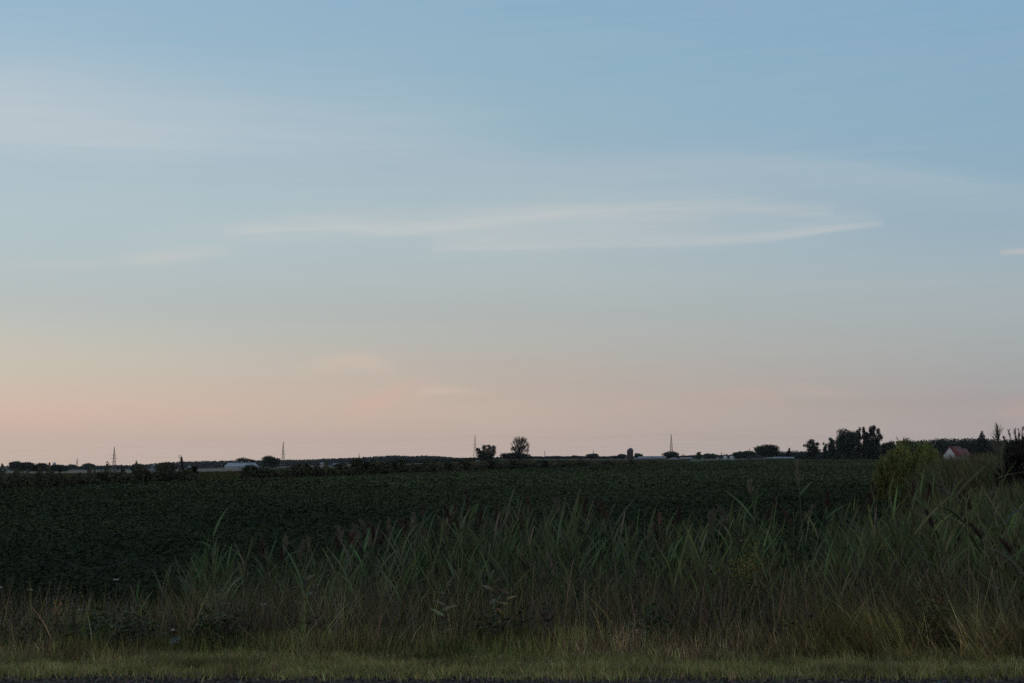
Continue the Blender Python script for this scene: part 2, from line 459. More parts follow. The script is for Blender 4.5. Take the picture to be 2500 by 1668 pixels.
B = Batch()
n = 130000
X, Y = scatter(n, 10.30, 11.85)
edge = 10.52 + .10 * vnoise(X / .35, X * 0 + 3, 5) + .05 * vnoise(X / .08, X * 0, 6)
k = Y > edge + R.exponential(.04, n) * (R.random(n) < .8) - R.exponential(.13, n) * (R.random(n) < .26); X, Y = X[k], Y[k]; n = len(X)
vt = (1 + .35 * vnoise(X / .5, Y / .18, 91) + .3 * vnoise(X / .13, Y / .07, 92)).clip(.3, 2)[:, None]
hgt = (.075 + .035 * vnoise(X / .35, Y / .15, 7) + .02 * sstep(11.2, 12, Y)) * R.uniform(.5, 1.4, n)
dry = (R.random(n) < .22 + .2 * sstep(11.1, 11.8, Y))[:, None]
tn = np.where(dry, jit((.38, .32, .18), n, .35), jit((.23, .24, .090), n, .35)) * vt
blades(B, np.stack([X, Y, ground_z(X, Y)], 1), hgt, R.uniform(.003, .007, n), R.uniform(0, 6.283, n), R.uniform(0, .4, n), R.uniform(.1, 1.2, n), tn, K=2, side=R.uniform(-.7, .7, n))
tag(B.build('verge_grass', M_DRY), 'short mown olive grass strip between the gravel and the tall weeds', 'grass', kind='stuff')

# ------------------------------------------------------------------ weeds of the ditch bank
def px_of(X, Y): return 1250 + X / Y * FPX

B = Batch()
def weed_pass(n, y0, y1, hfun, wid, cols, probs, K=3, lean=.25, bend=.7, leftlean=True, gain=1.0):
    X, Y = scatter(n, y0, y1)
    cl_ = vnoise(X / .45, Y / .35, 21)
    k = R.random(n) < .5 + .7 * cl_; X, Y = X[k], Y[k]; n = len(X)
    P = px_of(X, Y)
    h = hfun(P, X, Y) * R.uniform(.55, 1.15, n)
    # colour patches: brown-grey at the middle left, green low at the left, tan-olive at the right
    sel = R.random((len(cols), n)) * 0
    u = np.clip(R.random(n) * .5 + .5 * (vnoise(X / .5, Y / .4, 31) * .5 + vnoise(X / 1.6, Y / .6, 32) * .3 + .5), 0, .999)
    cum = np.cumsum(probs) / np.sum(probs); idx = np.searchsorted(cum, u)
    tn = np.zeros((n, 3), np.float32); cm_ = (1 + .5 * vnoise(X / .22, Y / .3, 33) + .35 * vnoise(X / .8, Y / .5, 34)).clip(.25, 2)[:, None]
    for j, c_ in enumerate(cols):
        m = idx == j; tn[m] = jit(c_, int(m.sum()), .6) * (1 + .55 * sstep(1750, 2150, P[m]))[:, None]
    wr = sstep(1700, 2100, P)[:, None]; tn = (tn * cm_ * gain * (1 - wr + wr * np.array([.60, .60, .50]))).astype(np.float32)
    az = R.uniform(0, 6.283, n)
    if leftlean:
        m = (R.random(n) < sstep(1700, 2100, P) * .75); az[m] = R.normal(math.pi, .5, m.sum())
    th = np.abs(R.normal(0, lean, n)) + sstep(1800, 2300, P) * .18
    blades(B, np.stack([X, Y, ground_z(X, Y)], 1), h, wid * R.uniform(.6, 1.4, n), az, th, R.uniform(0, bend, n), tn, K=K, side=R.uniform(-.8, .8, n))

GREEN, OLIVE, BROWN, GREY, TAN = (.075, .105, .038), (.145, .14, .055), (.115, .08, .055), (.13, .118, .095), (.30, .25, .145)
def h_front(P, X, Y): return np.interp(P, [0, 300, 700, 1200, 1800, 2000, 2500], [.34, .30, .34, .36, .42, .52, .60]) * (.30 + .70 * sstep(11.35, 12.0, Y))
def h_mid(P, X, Y): return np.interp(P, [0, 250, 450, 900, 1500, 1900, 2500], [.80, .72, .78, .80, .85, .9, 1.0])
def h_back(P, X, Y): return np.interp(P, [0, 300, 450, 700, 1500, 2500], [1.02, .92, 1.05, 1.2, 1.25, 1.3])
weed_pass(68000, 11.3, 12.7, h_front, .006, [GREEN, OLIVE, BROWN, TAN, GREY], [.24, .38, .16, .14, .08], gain=1.35)
weed_pass(1500, 11.9, 14.5, h_mid, .011, [GREEN, OLIVE, TAN, BROWN], [.4, .2, .2, .2], K=5, lean=.4, bend=1.6)
weed_pass(1500, 11.9, 15.0, h_mid, .008, [TAN, GREY, BROWN], [.3, .4, .3], K=5, lean=.85, bend=.9)
weed_pass(24000, 12.5, 13.7, h_mid, .007, [BROWN, GREY, OLIVE, TAN, GREEN], [.32, .18, .26, .12, .12], gain=1.2)
weed_pass(13000, 13.5, 15.2, h_back, .008, [BROWN, GREY, GREEN, OLIVE, TAN], [.34, .28, .2, .12, .06])
tag(B.build('wild_grasses', M_DRY), 'mixed brown, grey and olive wild grasses filling the roadside ditch bank', 'wild grasses', kind='stuff')

# leafy weeds: small broad leaves in clumps
B = Batch()
for _ in range(260):
    px = R.uniform(-60, 2560); Y = R.uniform(11.9, 15.2)
    if px > 700 and R.random() < .55: continue
    X = (px - 1250) / FPX * Y; H = R.uniform(.3, .62) * (1.35 if Y > 13.5 else 1); wd = R.uniform(.10, .30)
    m = int(R.uniform(120, 320)); c0 = np.array([X, Y, gz(X, Y)])
    ang = R.uniform(0, 6.283, m); rr = wd * np.sqrt(R.random(m)); hh = R.random(m) ** .7 * H
    c = c0 + np.stack([rr * np.cos(ang), rr * np.sin(ang), hh * (1 - .35 * (rr / wd) ** 2)], 1)
    base = [(.035, .06, .022), (.05, .078, .028), (.06, .07, .03), (.04, .035, .022), (.045, .05, .035)][int(R.integers(5))]
    cards(B, c, R.uniform(.02, .055, m), jit(base, m, .3), up=.4, aspect=.6)
tag(B.build('leafy_weeds', M_LEAF), 'low leafy green weeds tangled among the dry grass near the verge', 'weeds', kind='stuff')

# fine dry seed heads
B = Batch()
n = 15000
X, Y = scatter(n, 11.9, 15.0)
cl_ = vnoise(X / .8, Y / .5, 41); k = cl_ > -.1; X, Y = X[k], Y[k]; n = len(X)
P = px_of(X, Y); z = ground_z(X, Y) + np.where(Y < 12.6, h_front(P, X, Y), np.where(Y < 13.7, h_mid(P, X, Y), h_back(P, X, Y))) * R.uniform(.6, 1.05, n)
cards(B, np.stack([X, Y, z], 1), R.uniform(.008, .028, n), jit((.15, .125, .11), n, .35), up=.1, aspect=.5)
tag(B.build('seed_heads', M_DRY), 'tiny pale dry seed heads speckling the ditch grasses', 'seed heads', kind='stuff')

# ------------------------------------------------------------------ reeds
TOPS = ([-60, 380, 440, 480, 540, 600, 700, 850, 960, 1060, 1150, 1260, 1400, 1500, 1600, 1700, 1800, 1900, 2000, 2100, 2200, 2300, 2400, 2600],
        [1440, 1420, 1375, 1335, 1325, 1335, 1312, 1312, 1270, 1255, 1240, 1245, 1235, 1245, 1275, 1265, 1245, 1250, 1235, 1230, 1200, 1190, 1190, 1180])
def reed_top_z(px, Y): return EYE + (1092 - np.interp(px, *TOPS)) / FPX * Y

def add_reeds(B, X, Y, H, az, lean, nleaf, rng, green=(.05, .082, .042), stemc=(.09, .10, .05), leafw=.021, leafl=.36):
    n = len(X)
    base = np.stack([X, Y, ground_z(X, Y)], 1)
    st = jit(stemc, n, .25, rng=rng)
    Ps = blades(B, base, H, np.full(n, .009), az, lean * .4, lean, st, K=5, prof='stem', side=rng.uniform(-.3, .3, n))
    for j in range(nleaf):
        f = .25 + .72 * (j + rng.random(n) * .8) / nleaf
        f = np.clip(f, 0, .985)
        kk = f * 5; i0 = np.minimum(kk.astype(int), 4); fr = (kk - i0)[:, None]
        pb = Ps[np.arange(n), i0] * (1 - fr) + Ps[np.arange(n), i0 + 1] * fr
        up = sstep(.75, 1, f)
        laz = (rng.uniform(-.6, .6, n) + math.pi * ((j % 2))) + rng.normal(0, .3, n)
        ll = leafl * rng.uniform(.6, 1.25, n) * (1 - .25 * up)
        th = rng.uniform(.08, .48, n) * (1 - .5 * up); bd = rng.uniform(.05, 1.0, n) * (1 - .6 * up)
        dry = rng.random(n) < np.clip(.75 - f * 1.1, .04, 1)
        tn = np.where(dry[:, None], jit((.16, .14, .10), n, .4, rng=rng), jit(green, n, .55, rng=rng))
        blades(B, pb, ll, leafw * rng.uniform(.35, 1.2, n), laz, th, bd, tn, K=4, prof='leaf', side=rng.uniform(-.9, .9, n))
    return Ps

B = Batch()
n = 2400
px = R.uniform(-80, 2600, n); dens = np.interp(px, [0, 400, 450, 520, 620, 900, 1050, 1500, 1600, 1750, 2600], [.02, .03, .22, .40, .30, .5, .8, 1, .6, .7, 1])
k = R.random(n) < dens * (.65 + .5 * vnoise(px / 40, px * 0, 51)); px = px[k]; n = len(px)
Y = R.uniform(12.9, 16.4, n); X = (px - 1250) / FPX * Y
H = np.maximum(reed_top_z(px, Y) - ground_z(X, Y), .4) * R.uniform(.72, 1.06, n) * (1 + .05 * vnoise(px / 25, px * 0 + 5, 52))
az = np.where(R.random(n) < .5, R.normal(math.pi, .7, n), R.uniform(0, 6.28, n))
gr = np.array((.068, .098, .043))
m = px > 1650
add_reeds(B, X[~m], Y[~m], H[~m], az[~m], np.abs(R.normal(.07, .09, (~m).sum())), 7, R, green=gr)
PS = add_reeds(B, X[m], Y[m], H[m], az[m], np.abs(R.normal(.10, .10, m.sum())), 7, R, green=np.array((.085, .115, .045)))
tag(B.build('reed_bed', M_REED), 'dense bed of green common reeds growing in the roadside ditch', 'reeds', kind='stuff')

def plume_mesh(B, top, az, lean, length, width, color, rng, n=90, fan=.55):
    """a drooping brush of fine branches along the last part of the stem"""
    f = rng.random(n)
    d = np.array([math.cos(az) * math.sin(lean), math.sin(az) * math.sin(lean), math.cos(lean)])
    base = np.array(top) + d[None] * (f[:, None] * length * .75)
    blades(B, base, length * .42 * (1.15 - .6 * f), np.full(n, .0065 * width / .07), rng.normal(az, 1.4, n), np.abs(rng.normal(.15 + lean * .6, fan * .4, n)) * (1 - .4 * f), rng.uniform(.1, .9, n),
           jit(color, n, .25, rng=rng), K=3, prof='plume', side=rng.uniform(-1, 1, n), rng=rng)

B = Batch(); rngp = np.random.default_rng(77)
for j in range(70):
    pxp = rngp.uniform(640, 2540); Yp = rngp.uniform(13.4, 16.2); zt_ = float(reed_top_z(pxp, Yp)) + rngp.normal(-.05, .06)
    a_ = math.pi if rngp.random() < .7 else 0.0
    plume_mesh(B, ((pxp - 1250) / FPX * Yp, Yp, zt_), a_, rngp.uniform(.05, .5), rngp.uniform(.16, .26), .06, [(.06, .038, .034), (.085, .055, .045), (.15, .13, .10)][int(rngp.integers(3))], rngp, n=70)
tag(B.build('reed_plumes', M_DRY), 'dark purplish and beige plumes scattered through the reed bed', 'reed plumes', kind='stuff')

# brown standing dead stalks among the reeds
B = Batch()
n = 3600
px = R.uniform(-60, 2560, n); Y = R.uniform(12.4, 16.0, n); X = (px - 1250) / FPX * Y
H = np.maximum(reed_top_z(px, Y) - ground_z(X, Y), .5) * R.uniform(.4, .8, n)
blades(B, np.stack([X, Y, ground_z(X, Y)], 1), H, R.uniform(.004, .009, n), R.uniform(0, 6.28, n), np.abs(R.normal(0, .26, n)), R.uniform(0, .6, n), jit((.16, .145, .09), n, .6), K=3, prof='stem', side=R.uniform(-.4, .4, n))
tag(B.build('dead_stalks', M_DRY), 'thin brown dead stalks standing between the green reeds', 'dead stalks', kind='stuff')

REED_GROUP = 'tall reeds standing out above the reed bed'
def hero_reed(px, ytop, Y, label, az=0.0, lean=.08, plume=None, plen=.22, pw=.07, nleaf=7, green=(.06, .10, .05), leafw=.024, leafl=.36, seed=1, stemc=(.12, .13, .075)):
    rng = np.random.default_rng(seed)
    X = (px - 1250) / FPX * Y; z0 = gz(X, Y); zt = height_at(px, ytop, Y)
    H = zt - z0 - (plen * .8 if plume else leafl * .6)
    X -= math.cos(az) * H * lean * .8
    root = empty('reed', (X, Y, z0), label, 'reed', REED_GROUP)
    B = Batch(); pts = []
    s = np.linspace(0, 1, 7); p = np.array([X, Y, z0]); pts = [p]
    for k in range(6):
        th = lean * (.4 + (s[k] + s[k + 1]) / 2)
        p = p + H / 6 * np.array([math.cos(az) * math.sin(th), math.sin(az) * math.sin(th), math.cos(th)]); pts.append(p)
    tube(B, pts, np.linspace(.006, .0028, 7), np.array(stemc), 4)
    B.build('stem', M_REED, root, loc=(X, Y, z0))
    pts = np.array(pts); B = Batch(); n = nleaf
    f = np.linspace(.35, .96, n) + rng.normal(0, .02, n); f = f.clip(.2, .985); kk = f * 6; i0 = np.minimum(kk.astype(int), 5); fr = (kk - i0)[:, None]
    pb = pts[i0] * (1 - fr) + pts[i0 + 1] * fr
    laz = np.where(np.arange(n) % 2 == 0, 0, math.pi) + rng.normal(0, .45, n)
    blades(B, pb, leafl * rng.uniform(.7, 1.25, n), leafw * rng.uniform(.8, 1.25, n), laz, rng.uniform(.25, .7, n), rng.uniform(.1, 1.3, n), jit(green, n, .2, rng=rng), K=6, prof='leaf', side=rng.uniform(-.8, .8, n))
    B.build('leaves', M_REED, root, loc=(X, Y, z0))
    if plume:
        B = Batch(); plume_mesh(B, pts[-1], az, lean * 1.4 + .03, plen, pw, plume, rng)
        B.build('plume', M_DRY, root, loc=(X, Y, z0))
    return root

PURPLE, PALE, PINK, GREYG = (.060, .036, .034), (.19, .17, .13), (.22, .13, .10), (.14, .14, .10)
LEFT_, RIGHT_ = math.pi, 0.0
HERO = [
    (528, 1262, 14.2, 'tall bluish green reed with a wide forked leaf, the leftmost of the high reeds', LEFT_, .05, None),
    (468, 1358, 13.6, 'yellowish green reed leaning left at the left end of the reed bed', LEFT_, .25, None),
    (612, 1296, 14.6, 'slim green reed with two upright leaves, standing alone against the dark field', RIGHT_, .04, None),
    (695, 1312, 14.4, 'pale thin reed with a faint dry plume, right of the slim upright reed', RIGHT_, .06, PALE),
    (922, 1292, 14.6, 'reed with a small dark purple plume leaning right over the dark field', RIGHT_, .20, PURPLE),
    (1006, 1258, 14.0, 'reed with a narrow pale upright plume above a yellowing leaf', RIGHT_, .05, PALE),
    (1043, 1280, 14.4, 'reed with a loose pinkish beige plume beside the narrow pale one', LEFT_, .12, (.16, .12, .10)),
    (1090, 1226, 15.2, 'very thin tall reed stalk left of the dark plumes', RIGHT_, .03, None),
    (1142, 1262, 14.6, 'reed with a dark brown plume leaning left, lowest of the three dark plumes', LEFT_, .28, PURPLE),
    (1196, 1232, 14.8, 'reed with the broadest dark purple plume, leaning left in the middle of the bed', LEFT_, .34, PURPLE),
    (1232, 1246, 15.0, 'reed with a dark purple plume hanging left beside the broadest one', LEFT_, .30, PURPLE),
    (1388, 1236, 14.4, 'green reed fanning out three pointed leaves left of the bed middle', LEFT_, .10, None),
    (1445, 1228, 14.2, 'green reed with long curved blades leaning left near the bed middle', LEFT_, .14, None),
    (1494, 1236, 14.0, 'green reed with a single upright spear leaf right of the bed middle', RIGHT_, .03, None),
    (1572, 1212, 15.4, 'hair thin bare reed stalk rising left of the pink topped one', RIGHT_, .02, None),
    (1607, 1256, 14.0, 'reed topped by a short flat pinkish orange tuft', RIGHT_, .02, PINK),
    (1650, 1240, 15.0, 'thin reed with a reddish dark plume right of the pink topped one', RIGHT_, .05, PURPLE),
    (1742, 1228, 13.8, 'green reed with a long leaf pointing up left, left of the yellow flowers', LEFT_, .22, None),
    (1802, 1200, 14.6, 'slender reed stalk with a slight bend above the yellow flowers', RIGHT_, .04, None),
    (1836, 1166, 14.4, 'tall pale reed with a soft beige plume above the yellow flowers', LEFT_, .08, PALE),
    (1858, 1226, 13.9, 'green reed with one leaf stretched out flat to the right', RIGHT_, .08, None),
    (1950, 1130, 13.6, 'tallest lone reed with a thin pale spike standing high above the soybean field', LEFT_, .03, PALE),
    (1998, 1232, 13.8, 'blue green reed with broad folded leaves beside a reddish plume', LEFT_, .05, None),
    (2013, 1205, 15.0, 'reed with a narrow reddish brown plume in front of the soybean field', RIGHT_, .02, PURPLE),
    (2096, 1190, 14.2, 'tall reed with pale leaf blades pointing up left, before the yellow green shrub', LEFT_, .20, None),
    (2118, 1216, 14.6, 'short thin reed right beside the pale bladed one', RIGHT_, .03, None),
    (2232, 1208, 13.0, 'yellowish reed leaning left in front of the dark field edge', LEFT_, .32, None),
    (2278, 1236, 13.2, 'reed with a drooping dark brown plume left of the arching reed', LEFT_, .22, PURPLE),
    (2322, 1132, 12.8, 'high reed with a broad pale blade bending left below the white gabled house', LEFT_, .42, GREYG),
    (2398, 1236, 12.6, 'reed with a heavy dark purple plume nodding left under the dark bush', LEFT_, .46, PURPLE),
    (2442, 1048, 12.6, 'tallest reed with a long slender grey green plume in front of the dark bush', LEFT_, .03, GREYG),
    (2470, 1290, 12.4, 'reed with a brown plume leaning left at the right end of the bed', LEFT_, .40, PURPLE),
]
for i_, (px_, yt, Y_, lab, az_, ln, pl) in enumerate(HERO):
    kw = {}
    if px_ > 2200: kw = dict(green=(.095, .115, .05), leafw=.028, leafl=.45)
    if 'wide forked' in lab: kw = dict(leafw=.024, leafl=.26)
    if 'hair thin' in lab or 'very thin' in lab: kw = dict(nleaf=3, leafl=.2)
    if 'tallest lone' in lab: kw = dict(nleaf=3, leafl=.25, plen=.30, pw=.03)
    if 'tallest reed' in lab: kw = dict(nleaf=4, plen=.46, pw=.07, green=(.095, .115, .07), leafw=.028)
    if 'pinkish orange' in lab: kw = dict(plen=.14, pw=.16)
    hero_reed(px_, yt, Y_, lab, az_, ln, pl, seed=100 + i_, **kw)

# the long arching reed at the right end
pts_px = [(2352, 1420, 12.0), (2356, 1330, 12.0), (2352, 1206, 11.95), (2400, 1180, 11.9), (2450, 1160, 11.9), (2505, 1150, 11.85), (2580, 1160, 11.85)]
P3 = [((a - 1250) / FPX * d, d, height_at(a, b, d)) for a, b, d in pts_px]
P3[0] = (P3[0][0], 12.0, gz(P3[0][0], 12.0))
root = empty('reed', P3[0], 'bent pale green reed arching far to the right at eye level below the dark bush', 'reed', REED_GROUP)
B = Batch(); tube(B, P3, [.006, .006, .005, .004, .003, .003, .002], np.array((.15, .16, .08)), 5); B.build('stem', M_REED, root, loc=P3[0])
B = Batch()
rng = np.random.default_rng(5)
for (a, b, d, l, th, bd, az_) in ((2352, 1210, 11.9, .34, .85, .5, 0), (2400, 1182, 11.88, .30, 1.1, .4, 0), (2462, 1158, 11.86, .42, 1.25, .25, 0), (2352, 1240, 11.9, .36, .55, 1.0, math.pi), (2354, 1290, 11.95, .40, .8, .9, math.pi), (2353, 1330, 11.95, .4, .7, .8, 0)):
    p = np.array([[(a - 1250) / FPX * d, d, height_at(a, b, d)]])
    blades(B, p, np.array([l]), np.array([.034]), np.array([az_ * 1.0]), np.array([th]), np.array([bd]), jit((.13, .15, .065), 1, .1), K=8, prof='leaf', side=np.array([1.2]))
B.build('leaves', M_REED, root, loc=P3[0])

# ------------------------------------------------------------------ single plants of the ditch
def at3(px, py, Y): return np.array([(px - 1250) / FPX * Y, Y, height_at(px, py, Y)])

def leafy_plant(name, px, ytop, Y, wpx, label, cat, leafc, flower=None, nf=0, leaf=.05, nl=260, group=None, fsize=.02, seed=0):
    rng = np.random.default_rng(seed + 900)
    X = (px - 1250) / FPX * Y; z0 = gz(X, Y); H = height_at(px, ytop, Y) - z0; wd = wpx / FPX * Y / 2
    root = empty(name, (X, Y, z0), label, cat, group)
    B = Batch(); tips = []
    for j in range(7):
        a = rng.uniform(0, 6.28); r = wd * rng.uniform(.2, .9); hh = H * rng.uniform(.75, 1)
        tip = np.array([X + r * math.cos(a), Y + r * math.sin(a), z0 + hh]); tips.append(tip)
        tube(B, [(X, Y, z0), ((X * 2 + tip[0]) / 3, (Y * 2 + tip[1]) / 3, z0 + hh * .5), tip], [.006, .005, .003], np.array((.07, .065, .04)), 4)
    B.build('stem', M_BARK, root, loc=(X, Y, z0))
    B = Batch(); tips = np.array(tips)
    k = rng.integers(0, 7, nl); f = rng.random(nl) ** .7
    c = np.array([X, Y, z0]) * (1 - f[:, None]) + tips[k] * f[:, None] + rng.normal(0, wd * .22, (nl, 3))
    c[:, 2] = np.maximum(c[:, 2], z0 + .02)
    cards(B, c, leaf * rng.uniform(.6, 1.3, nl), jit(leafc, nl, .25, rng=rng), up=.3, aspect=.45, rng=rng)
    B.build('leaves', M_LEAF, root, loc=(X, Y, z0))
    if flower:
        B = Batch(); k = rng.integers(0, 7, nf)
        c = tips[k] + np.stack([rng.normal(0, wd * .30, nf), rng.normal(0, wd * .2, nf), -np.abs(rng.normal(0, H * .07, nf))], 1)
        cards(B, c, fsize * rng.uniform(.6, 1.3, nf), jit(flower, nf, .25, rng=rng), up=.5, aspect=.8, rng=rng)
        B.build('blossoms', M_LEAF, root, loc=(X, Y, z0))
    return root

leafy_plant('goldenrod', 1803, 1298, 13.2, 110, 'goldenrod with dull yellow flower heads rising among the reeds', 'wildflower', (.06, .085, .03), (.30, .23, .03), 620, .045, 600, seed=1, fsize=.016)
leafy_plant('goldenrod', 1700, 1342, 13.4, 100, 'faded brown goldenrod clump left of the yellow flowered one', 'wildflower', (.09, .062, .035), (.15, .10, .06), 420, .04, 300, seed=2, fsize=.018)
leafy_plant('wildflower', 154, 1436, 13.2, 24, 'lone plant with a few small orange yellow blossoms in the left weeds', 'wildflower', (.04, .06, .025), (.55, .28, .03), 26, .03, 90, seed=3, fsize=.03)
leafy_plant('weed_bush', 150, 1425, 13.4, 150, 'dark rounded leafy weed bush behind the orange yellow blossoms', 'weed bush', (.032, .038, .022), None, 0, .04, 1500, seed=4)
leafy_plant('weed_bush', 190, 1498, 12.5, 170, 'green leafy weed bush low in the left weeds near the verge', 'weed bush', (.045, .075, .028), None, 0, .045, 1300, seed=5)
leafy_plant('weed_bush', 350, 1512, 12.3, 150, 'blackish leafy weed bush next to the blue white scrap', 'weed bush', (.03, .03, .024), None, 0, .035, 1400, seed=6)
leafy_plant('weed_bush', 2290, 1452, 12.3, 120, 'yellowish leafy weed bush in the grasses at the right', 'weed bush', (.11, .10, .035), None, 0, .05, 500, seed=7)
leafy_plant('weed_bush', 2270, 1385, 12.8, 90, 'rusty brown seeding dock bush below the right reeds', 'weed bush', (.085, .05, .028), None, 0, .035, 900, seed=8)

def milkweed(px, ytop, Y, label, seed):
    rng = np.random.default_rng(seed + 50)
    X = (px - 1250) / FPX * Y; z0 = gz(X, Y); H = height_at(px, ytop, Y) - z0
    root = empty('milkweed', (X, Y, z0), label, 'wild plant')
    B = Batch(); tube(B, [(X, Y, z0), (X + .01, Y, z0 + H * .5), (X + .03, Y, z0 + H)], [.006, .005, .003], np.array((.1, .1, .06)), 4); B.build('stem', M_BARK, root, loc=(X, Y, z0))
    B = Batch(); n = 9
    f = np.linspace(.45, 1, n); pb = np.stack([X + .03 * f ** 2, Y + 0 * f, z0 + H * f], 1)
    blades(B, pb, rng.uniform(.10, .16, n), rng.uniform(.05, .075, n), np.where(np.arange(n) % 2, 0, math.pi) + rng.normal(0, .6, n), rng.uniform(.7, 1.3, n), rng.uniform(.2, .9, n),
           jit((.17, .19, .13) if seed % 2 == 0 else (.20, .19, .08), n, .15, rng=rng), K=5, prof='leaf', side=rng.uniform(-.5, .5, n))
    B.build('leaves', M_LEAF, root, loc=(X, Y, z0))
milkweed(1195, 1408, 12.7, 'pale broad leaved milkweed in the middle of the brown grasses', 0)
milkweed(1232, 1450, 12.5, 'yellowing broad leaved milkweed right of the pale one', 1)
milkweed(1080, 1450, 12.6, 'grey green milkweed left of the pale one', 2)
milkweed(1215, 1300, 14.3, 'broad leaved milkweed with whitish leaves under the dark plumes', 4)
milkweed(744, 1398, 13.4, 'small milkweed with a single pale leaf in the left reeds', 6)

# white umbels on the left
for j, (px_, py_, Y_, lab) in enumerate(((12, 1435, 13.2, 'small white umbel flower at the far left of the weeds'), (87, 1440, 13.2, 'small white umbel flower left of the orange yellow blossoms'),
                                    (210, 1488, 12.8, 'small white umbel flower above the green weed bush'), (294, 1415, 13.6, 'small white umbel flower at the edge of the soybean field'),
                                    (432, 1538, 12.2, 'small white umbel flower just above the blue white scrap'), (646, 1475, 12.8, 'small white umbel flower below the left reeds'))):
    rng = np.random.default_rng(70 + j); p = at3(px_, py_, Y_); z0 = gz(p[0], Y_)
    root = empty('umbel_flower', (p[0], Y_, z0), lab, 'wildflower', 'white umbel flowers among the weeds')
    B = Batch(); tube(B, [(p[0], Y_, z0), (p[0], Y_, p[2])], [.003, .002], np.array((.09, .09, .06)), 4); B.build('stem', M_BARK, root, loc=(p[0], Y_, z0))
    B = Batch(); m = 40; c = p + np.stack([rng.normal(0, .016, m), rng.normal(0, .016, m), rng.normal(0, .004, m)], 1)
    cards(B, c, rng.uniform(.006, .014, m), jit((.5, .48, .44), m, .15, .03, rng=rng), up=1.2, aspect=.9, rng=rng); B.build('flower_head', M_LEAF, root, loc=(p[0], Y_, z0))

# crumpled scrap of blue-white plastic in the weeds
B = Batch(); g = 9
u, w_ = np.meshgrid(np.linspace(-1, 1, g), np.linspace(-1, 1, g)); p0 = at3(440, 1563, 11.95); z0 = gz(p0[0], 11.95)
cx = p0[0] + u * .030 + .01 * vnoise(u * 3, w_ * 3, 61); cy = 11.95 + .03 * vnoise(u * 4, w_ * 4, 62) + w_ * .03; cz = p0[2] + w_ * .028 + u * .01 + .016 * vnoise(u * 2.4, w_ * 3.1, 63)
i = np.arange(g * g).reshape(g, g); q = np.stack([i[:-1, :-1], i[:-1, 1:], i[1:, 1:], i[1:, :-1]], -1).reshape(-1, 4)
o = B.add(np.stack([cx, cy, cz], 2).reshape(-1, 3), q, np.array((.22, .30, .40))).build('plastic_scrap', M_PAINT, loc=(float(p0[0]), 11.95, float(p0[2])))
tag(o, 'crumpled pale blue plastic scrap caught in the weeds above the verge', 'litter')

# ------------------------------------------------------------------ trees
def lobes_for(kind, W_, H, rng):
    """list of (centre, radii) relative to the base"""
    out = []
    if kind in ('round', 'bush'):
        lo = .12 if kind == 'round' else 0.02
        for _ in range(22 if kind == 'round' else 16):
            a = rng.uniform(0, 6.28); ph = rng.uniform(-.6, 1); r = W_ * .5 * .66 * math.sqrt(max(0, 1 - ph * ph * .8)) * rng.uniform(.6, 1)
            cz = H * (.55 + lo) + ph * H * (.33 - lo * .2); s = W_ * rng.uniform(.13, .22)
            out.append(((r * math.cos(a), r * math.sin(a), cz), (s, s, min(s, H * .2) * rng.uniform(.8, 1.2))))
        out.append(((0, 0, H * .58), (W_ * .34, W_ * .34, H * .38)))
        out.append(((W_ * .06, 0, H * .80), (W_ * .2, W_ * .2, H * .18)))
        out.append(((0, 0, H * .28), (W_ * .36, W_ * .36, H * .26)))
    elif kind == 'poplar':
        for j in range(12):
            f = (j + .5) / 12; s = W_ * .36 * (1 - abs(f - .36) ** 1.3) * rng.uniform(.8, 1.15)
            out.append(((rng.normal(0, W_ * .13), rng.normal(0, W_ * .13), H * (.08 + .87 * f)), (s, s, H * .09)))
    elif kind == 'multi':
        for j in range(4):
            bx_ = W_ * (-.34 + .23 * j); ht = H * (.78, .98, 1.0, .94)[j] * rng.uniform(.96, 1)
            for m in range(9):
                f = (m + .3) / 9; s = W_ * .165 * (1 - abs(f - .4) * .6)
                out.append(((bx_ * (.55 + .55 * f) + rng.normal(0, W_ * .03), rng.normal(0, W_ * .10), ht * (.08 + .88 * f)), (s, s, H * .08)))
        out.append(((0, 0, H * .22), (W_ * .42, W_ * .3, H * .22)))
    elif kind == 'conifer':
        for j in range(14):
            f = (j + .3) / 14; s = W_ * .52 * (1 - f) ** .8 + W_ * .04
            for m in range(4):
                a = rng.uniform(0, 6.28)
                out.append(((math.cos(a) * s * .55, math.sin(a) * s * .55, H * (.08 + .9 * f)), (s * .5, s * .5, H * .045)))
    return out

